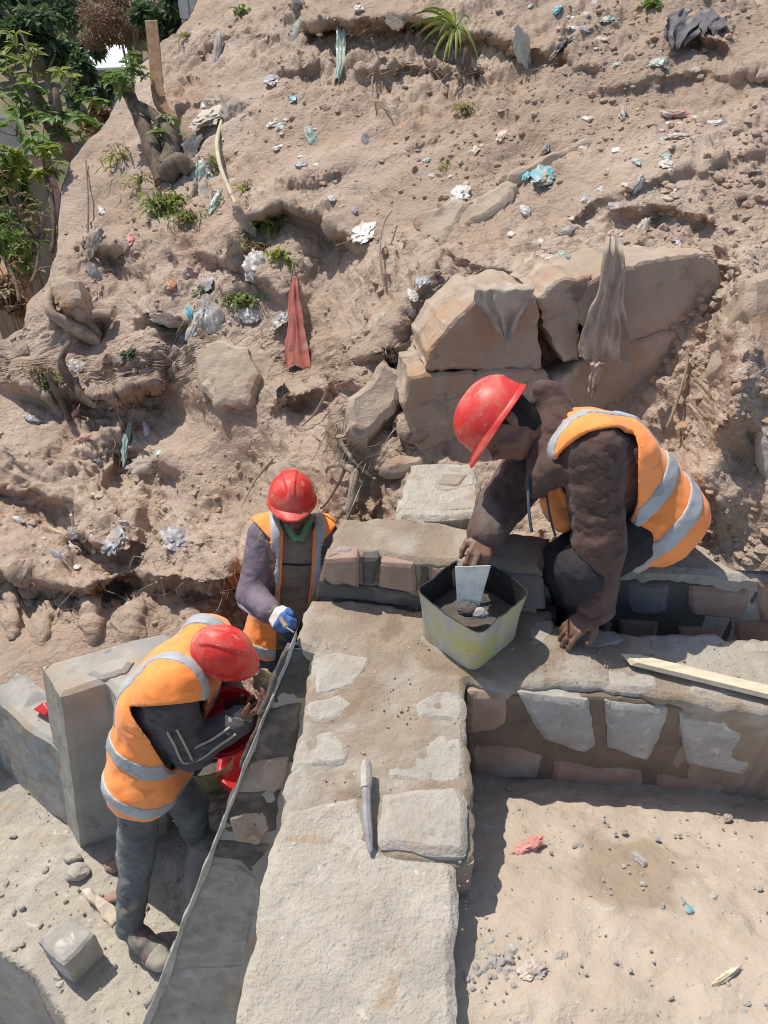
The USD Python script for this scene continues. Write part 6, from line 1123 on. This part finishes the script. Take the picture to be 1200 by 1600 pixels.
    helmet(th, J['hc'] + u * spec.get('hlift', .028) + f * .004, unit(f + u * spec.get('htilt', .0)), unit(u - f * spec.get('htilt', .0)), 'helmet', spec.get('vee', True), spec.get('hs', 1.0))
    return th, top, dict(nc=nc, hc=hc, ax=ax_, fw=fw, lat=lat)
def frame_fu(f, u): f = unit(f); u = unit(np.asarray(u, float) - f * np.dot(u, f)); return f, u

# --- worker crouching on the wall with the tub
J = {'sl': P(925, 706, 2.53), 'sr': P(850, 702, 2.83), 'el': P(936, 848, 2.575), 'wl': P(931, 956, 2.655), 'er': P(782, 790, 2.80), 'wr': P(757, 838, 2.66), 'hl': P(1016, 812, 2.72), 'hr': P(1000, 802, 2.90), 'kl': P(912, 892, 2.62), 'kr': P(884, 880, 2.78), 'al': P(915, 985, 2.95), 'ar': P(900, 970, 3.0), 'hc': P(790, 662, 2.63)}
J['hf'], J['hu'] = frame_fu((-.58, -.505, -.646), (-.82, .357, .457)); J['base'] = np.array([J['hl'][0], J['hl'][1], -.25]); J['fdl'] = unit(np.array([-1., -.15, 0])); J['fdr'] = unit(np.array([-1, .0, 0]))
def hoodK(J, nc, ax_, fw, lat):
    q = lambda u, v, t: P(u, v, t)
    return [(q(858, 622, 2.70), q(872, 670, 2.66), .050, .058), (q(872, 670, 2.66), q(862, 735, 2.56), .058, .040), (q(845, 612, 2.68), q(858, 625, 2.70), .030, .050), (q(872, 640, 2.74), q(850, 700, 2.80), .050, .042), (q(862, 735, 2.56), q(840, 760, 2.60), .040, .036), (q(845, 700, 2.64), q(850, 740, 2.62), .05, .05)]
def vestK(J, nc, ax_, fw, lat, hc):
    return [(P(865, 770, 2.72), P(882, 815, 2.72), .040, .028), (P(845, 755, 2.75), P(880, 812, 2.78), .030, .025), (P(985, 845, 2.70), P(995, 878, 2.68), .03, .022)]
K, Ktop, KF = person('person', 'crouching worker in orange vest and brown hoodie leaning on the wall over the tub', J, dict(
    hand_l=(P(884, 990, 2.66) - J['wl'], np.array([0, .1, -1.]), np.array([.2, -1, 0]), (.30, .32, .34, .36), .16, .3), hand_r=(P(747, 872, 2.60) - J['wr'], np.array([.1, .6, -.3]), np.array([-1, 0, .1]), (.75, .8, .85, .9), .1, .8),
    top=('hoodie', 'hood', 'hood'), sleeve=(.046, .034, .030), trousers='char', hoodprims=hoodK, vestprims=vestK, w=(.104, .112), vest=.038, hem=-.085, arm=.105, armd=.03, armin=.015, bands=[(-.02, .13), (.30, .45)], straps=(.08, .148), hunch=.035, vee=False, nkr=.095, nkf=.01))
part(Ktop, 'drawstring', tube([P(826, 740, 2.60), P(826, 790, 2.56), P(831, 832, 2.55)], .005, 6), M['jeans'], True); part(Ktop, 'drawstring', tube([P(852, 745, 2.58), P(858, 800, 2.60), P(868, 838, 2.62)], .004, 6), M['track'], True)

# --- worker standing below, facing the viewer
J = {'sr': P(414, 838, 3.97), 'sl': P(508, 832, 4.03), 'er': P(394, 930, 3.97), 'wr': P(424, 958, 3.80), 'el': P(520, 925, 4.1), 'wl': P(510, 990, 3.95), 'hc': P(457, 790, 3.93), 'hr': P(428, 990, 4.27), 'hl': P(470, 988, 4.27)}
hcM = (J['hl'] + J['hr']) / 2; J['kr'] = J['hr'] + [-.02, -.06, -.42]; J['kl'] = J['hl'] + [.02, -.02, -.42]; J['ar'] = J['kr'] + [0, .06, -.37]; J['al'] = J['kl'] + [0, .04, -.37]
J['fdr'] = unit(np.array([-.15, -1., 0])); J['fdl'] = unit(np.array([.2, -1., 0])); J['base'] = np.array([hcM[0], hcM[1], -2.0]); J['hf'], J['hu'] = frame_fu((.14, -.98, .10), (-.02, .10, .95))
Mn, Mtop, MF = person('person', 'standing worker in orange vest and red helmet behind the pale wall edge', J, dict(
    hand_r=(P(441, 975, 3.72) - J['wr'], np.array([.5, .3, -.6]), np.array([.6, -.6, 0]), (.8, .85, .9, .9), .1, .7), hand_l=(np.array([-.3, -.6, -.6]), np.array([0, 1., -.5]), np.array([-1., 0, 0]), (.5, .5, .5, .5)),
    top=('jumper', 'tan', 'purple'), trousers='jeans', w=(.098, .104), vest=.030, hem=-.10, open=.072, openx=-.0, bands=[(-.10, .02)], straps=(.085, .135), arm=.10, armin=.04, hunch=.0, nkr=.085, hlift=.042, sleeve=(.022, .020, .020)))
q_ = lambda a_, b_, c_: MF['nc'] + MF['ax'] * a_ + MF['fw'] * b_ + MF['lat'] * c_
colp = [(q_(.10, .02, s * .066), q_(.035, .100, s * .016), .021, .018) for s in (1, -1)] + [(q_(.10, .02, .066), q_(.11, -.05, .03), .02, .02), (q_(.10, .02, -.066), q_(.11, -.05, -.03), .02, .02)]
Cg, lo, ax = field(colp, .006, .012); part(Mtop, 'collar', mesh_of(Cg, lo, .006), M['green'], True)
# sleeves striped down the arm
slv = []
for s in 'rl':
    Cg, lo, ax = field([(J['s' + s], J['e' + s], .088, .073), (J['e' + s], J['w' + s] * .88 + J['e' + s] * .12, .073, .060)], .0065, .03); Cg = wrinkle(Cg, ax, .005, 20, 44); slv.append(part(Mtop, 'sleeve', mesh_of(Cg, lo, .0065), M['purple'], True))
M['stripe'] = mat('pale_stripe', ramp3((.42, .36, .40)), scale=14, bump=.2)
for k, o in enumerate((-.022, 0.0, .022)):
    sd_ = unit(np.array([-.75, -.65, 0])); t1 = np.cross(sd_, unit(J['er'] - J['sr'])) ; part(slv[0], 'stripe', tube([J['sr'] + sd_ * .084 + t1 * o, (J['sr'] + J['er']) / 2 + sd_ * .082 + t1 * o, J['er'] + sd_ * .074 + t1 * o, (J['er'] + J['wr']) / 2 + unit(np.array([-.5, -.5, -.6])) * .068 + t1 * o], .0055, 6), M['stripe'], True)
tsh = [nc_ for nc_ in [MF['nc'] - MF['ax'] * .10 + MF['fw'] * .118]]
part(Mtop, 'seam', tube([tsh[0] - MF['lat'] * .085, tsh[0] + MF['fw'] * .012, tsh[0] + MF['lat'] * .085], .005, 6), M['char'], True)
gl = hand(J['wr'], P(441, 975, 3.72) - J['wr'], np.array([.5, .3, -.6]), np.array([.6, -.6, 0]), (.8, .85, .9, .9), .1, .7); Gg, lo, ax = field([(a, b, ra + .004, rb + .004) for a, b, ra, rb in gl], .005, .008)
glv = part(Mn, 'glove', mesh_of(Gg, lo, .005), M['glove'], True); dd = unit(P(441, 975, 3.72) - J['wr']); Bg = np.maximum(Gg - .002, -plane(ax, J['wr'] + dd * .07, dd + np.array([.5, 0, -.3]))); part(glv, 'coating', mesh_of(Bg, lo, .005), M['glove_b'], True)
pt = thing('pointing_tool', 'thin metal pointing tool in the blue and white glove', 'tool', P(445, 978, 3.66)); part(pt, 'handle', tube([P(438, 966, 3.70), P(447, 980, 3.66)], [.012, .011], 8, sub=1), M['root'], 50); part(pt, 'blade', tube([P(447, 980, 3.66), P(459, 988, 3.60)], [.005, .004], 6, sub=1), M['steel'], 50)

# --- worker bending at the left
J = {'sr': P(262, 1092, 3.02), 'sl': P(324, 1004, 3.28), 'er': P(300, 1172, 3.16), 'wr': P(380, 1122, 3.08), 'el': P(345, 1075, 3.45), 'wl': P(384, 1112, 3.32), 'hr': P(222, 1212, 3.24), 'hl': P(250, 1196, 3.40), 'kr': P(212, 1335, 3.50), 'ar': P(203, 1448, 3.60), 'kl': P(297, 1262, 3.52), 'al': P(306, 1302, 3.64), 'hc': P(343, 1022, 3.10)}
J['hf'], J['hu'] = frame_fu((.86, -.05, -.50), (.42, -.34, .83)); J['fdr'] = unit(np.array([.80, -.62, 0])); J['fdl'] = unit(np.array([.75, -.35, 0])); J['base'] = np.array([J['ar'][0], J['ar'][1], -1.8])
L_, Ltop, LF = person('person', 'bending worker in orange vest and dark tracksuit top holding a red basin', J, dict(
    hand_r=(P(402, 1108, 3.06) - J['wr'], np.array([.1, .4, .6]), np.array([-.3, 0, .9]), (.6, .6, .7, .7), .1, .6), hand_l=(P(410, 1096, 3.22) - J['wl'], np.array([.2, -.5, .6]), np.array([-.2, -.5, .6]), (.5, .5, .55, .6), .15, .5, 1.1),
    top=('tracksuit_top', 'track', 'cuff'), trousers='denim', w=(.092, .100), hem=-.13, bands=[(-.10, .02), (.24, .37)], straps=(.095, .155), hs=.88, cap=.07, out=.7, arm=.090, armd=.02, armin=.0, armsl=.03, sleeve=(.044, .030, .024), hunch=.045, vest=.040, nkr=.072, nkf=.03, leg=(.014, .018, .016), hlift=.03))
sdn = np.array([.10, -.95, .25])
for o in (-.016, .020):
    ua, fa = unit(J['er'] - J['sr']), unit(J['wr'] - J['er']); sd1 = unit(sdn - ua * (sdn @ ua)); sd2 = unit(np.array([.1, -.8, .4]) - fa * (np.array([.1, -.8, .4]) @ fa)); t1, t2 = np.cross(sd1, ua), np.cross(sd2, fa); t1 = t1 if t1[0] > 0 else -t1; t2 = t2 if t2[2] > 0 else -t2
    part(Ltop, 'piping', tube([J['sr'] + ua * .07 + sd1 * .098 + t1 * o, J['sr'] * .5 + J['er'] * .5 + sd1 * .092 + t1 * o, J['er'] - ua * .02 + sd1 * .083 + t1 * o * .9, J['er'] + fa * .04 + sd2 * .077 + t2 * o, J['er'] * .4 + J['wr'] * .6 + sd2 * .068 + t2 * o, J['wr'] - fa * .03 + sd2 * .060 + t2 * o], .0052, 6), M['piping'], True)
mud = trimesh.creation.icosphere(3, 1.0); mud.vertices = mud.vertices * (.65 + .7 * fbm(mud.vertices * 2 + 6, 3, 31))[:, None] * [.045, .04, .06] + P(413, 1066, 3.22)
solo('mortar_clod', mud, M['mud'], 'tan clod of mortar held up in the bare hand by the wall edge', 'mortar clod', smooth=40)
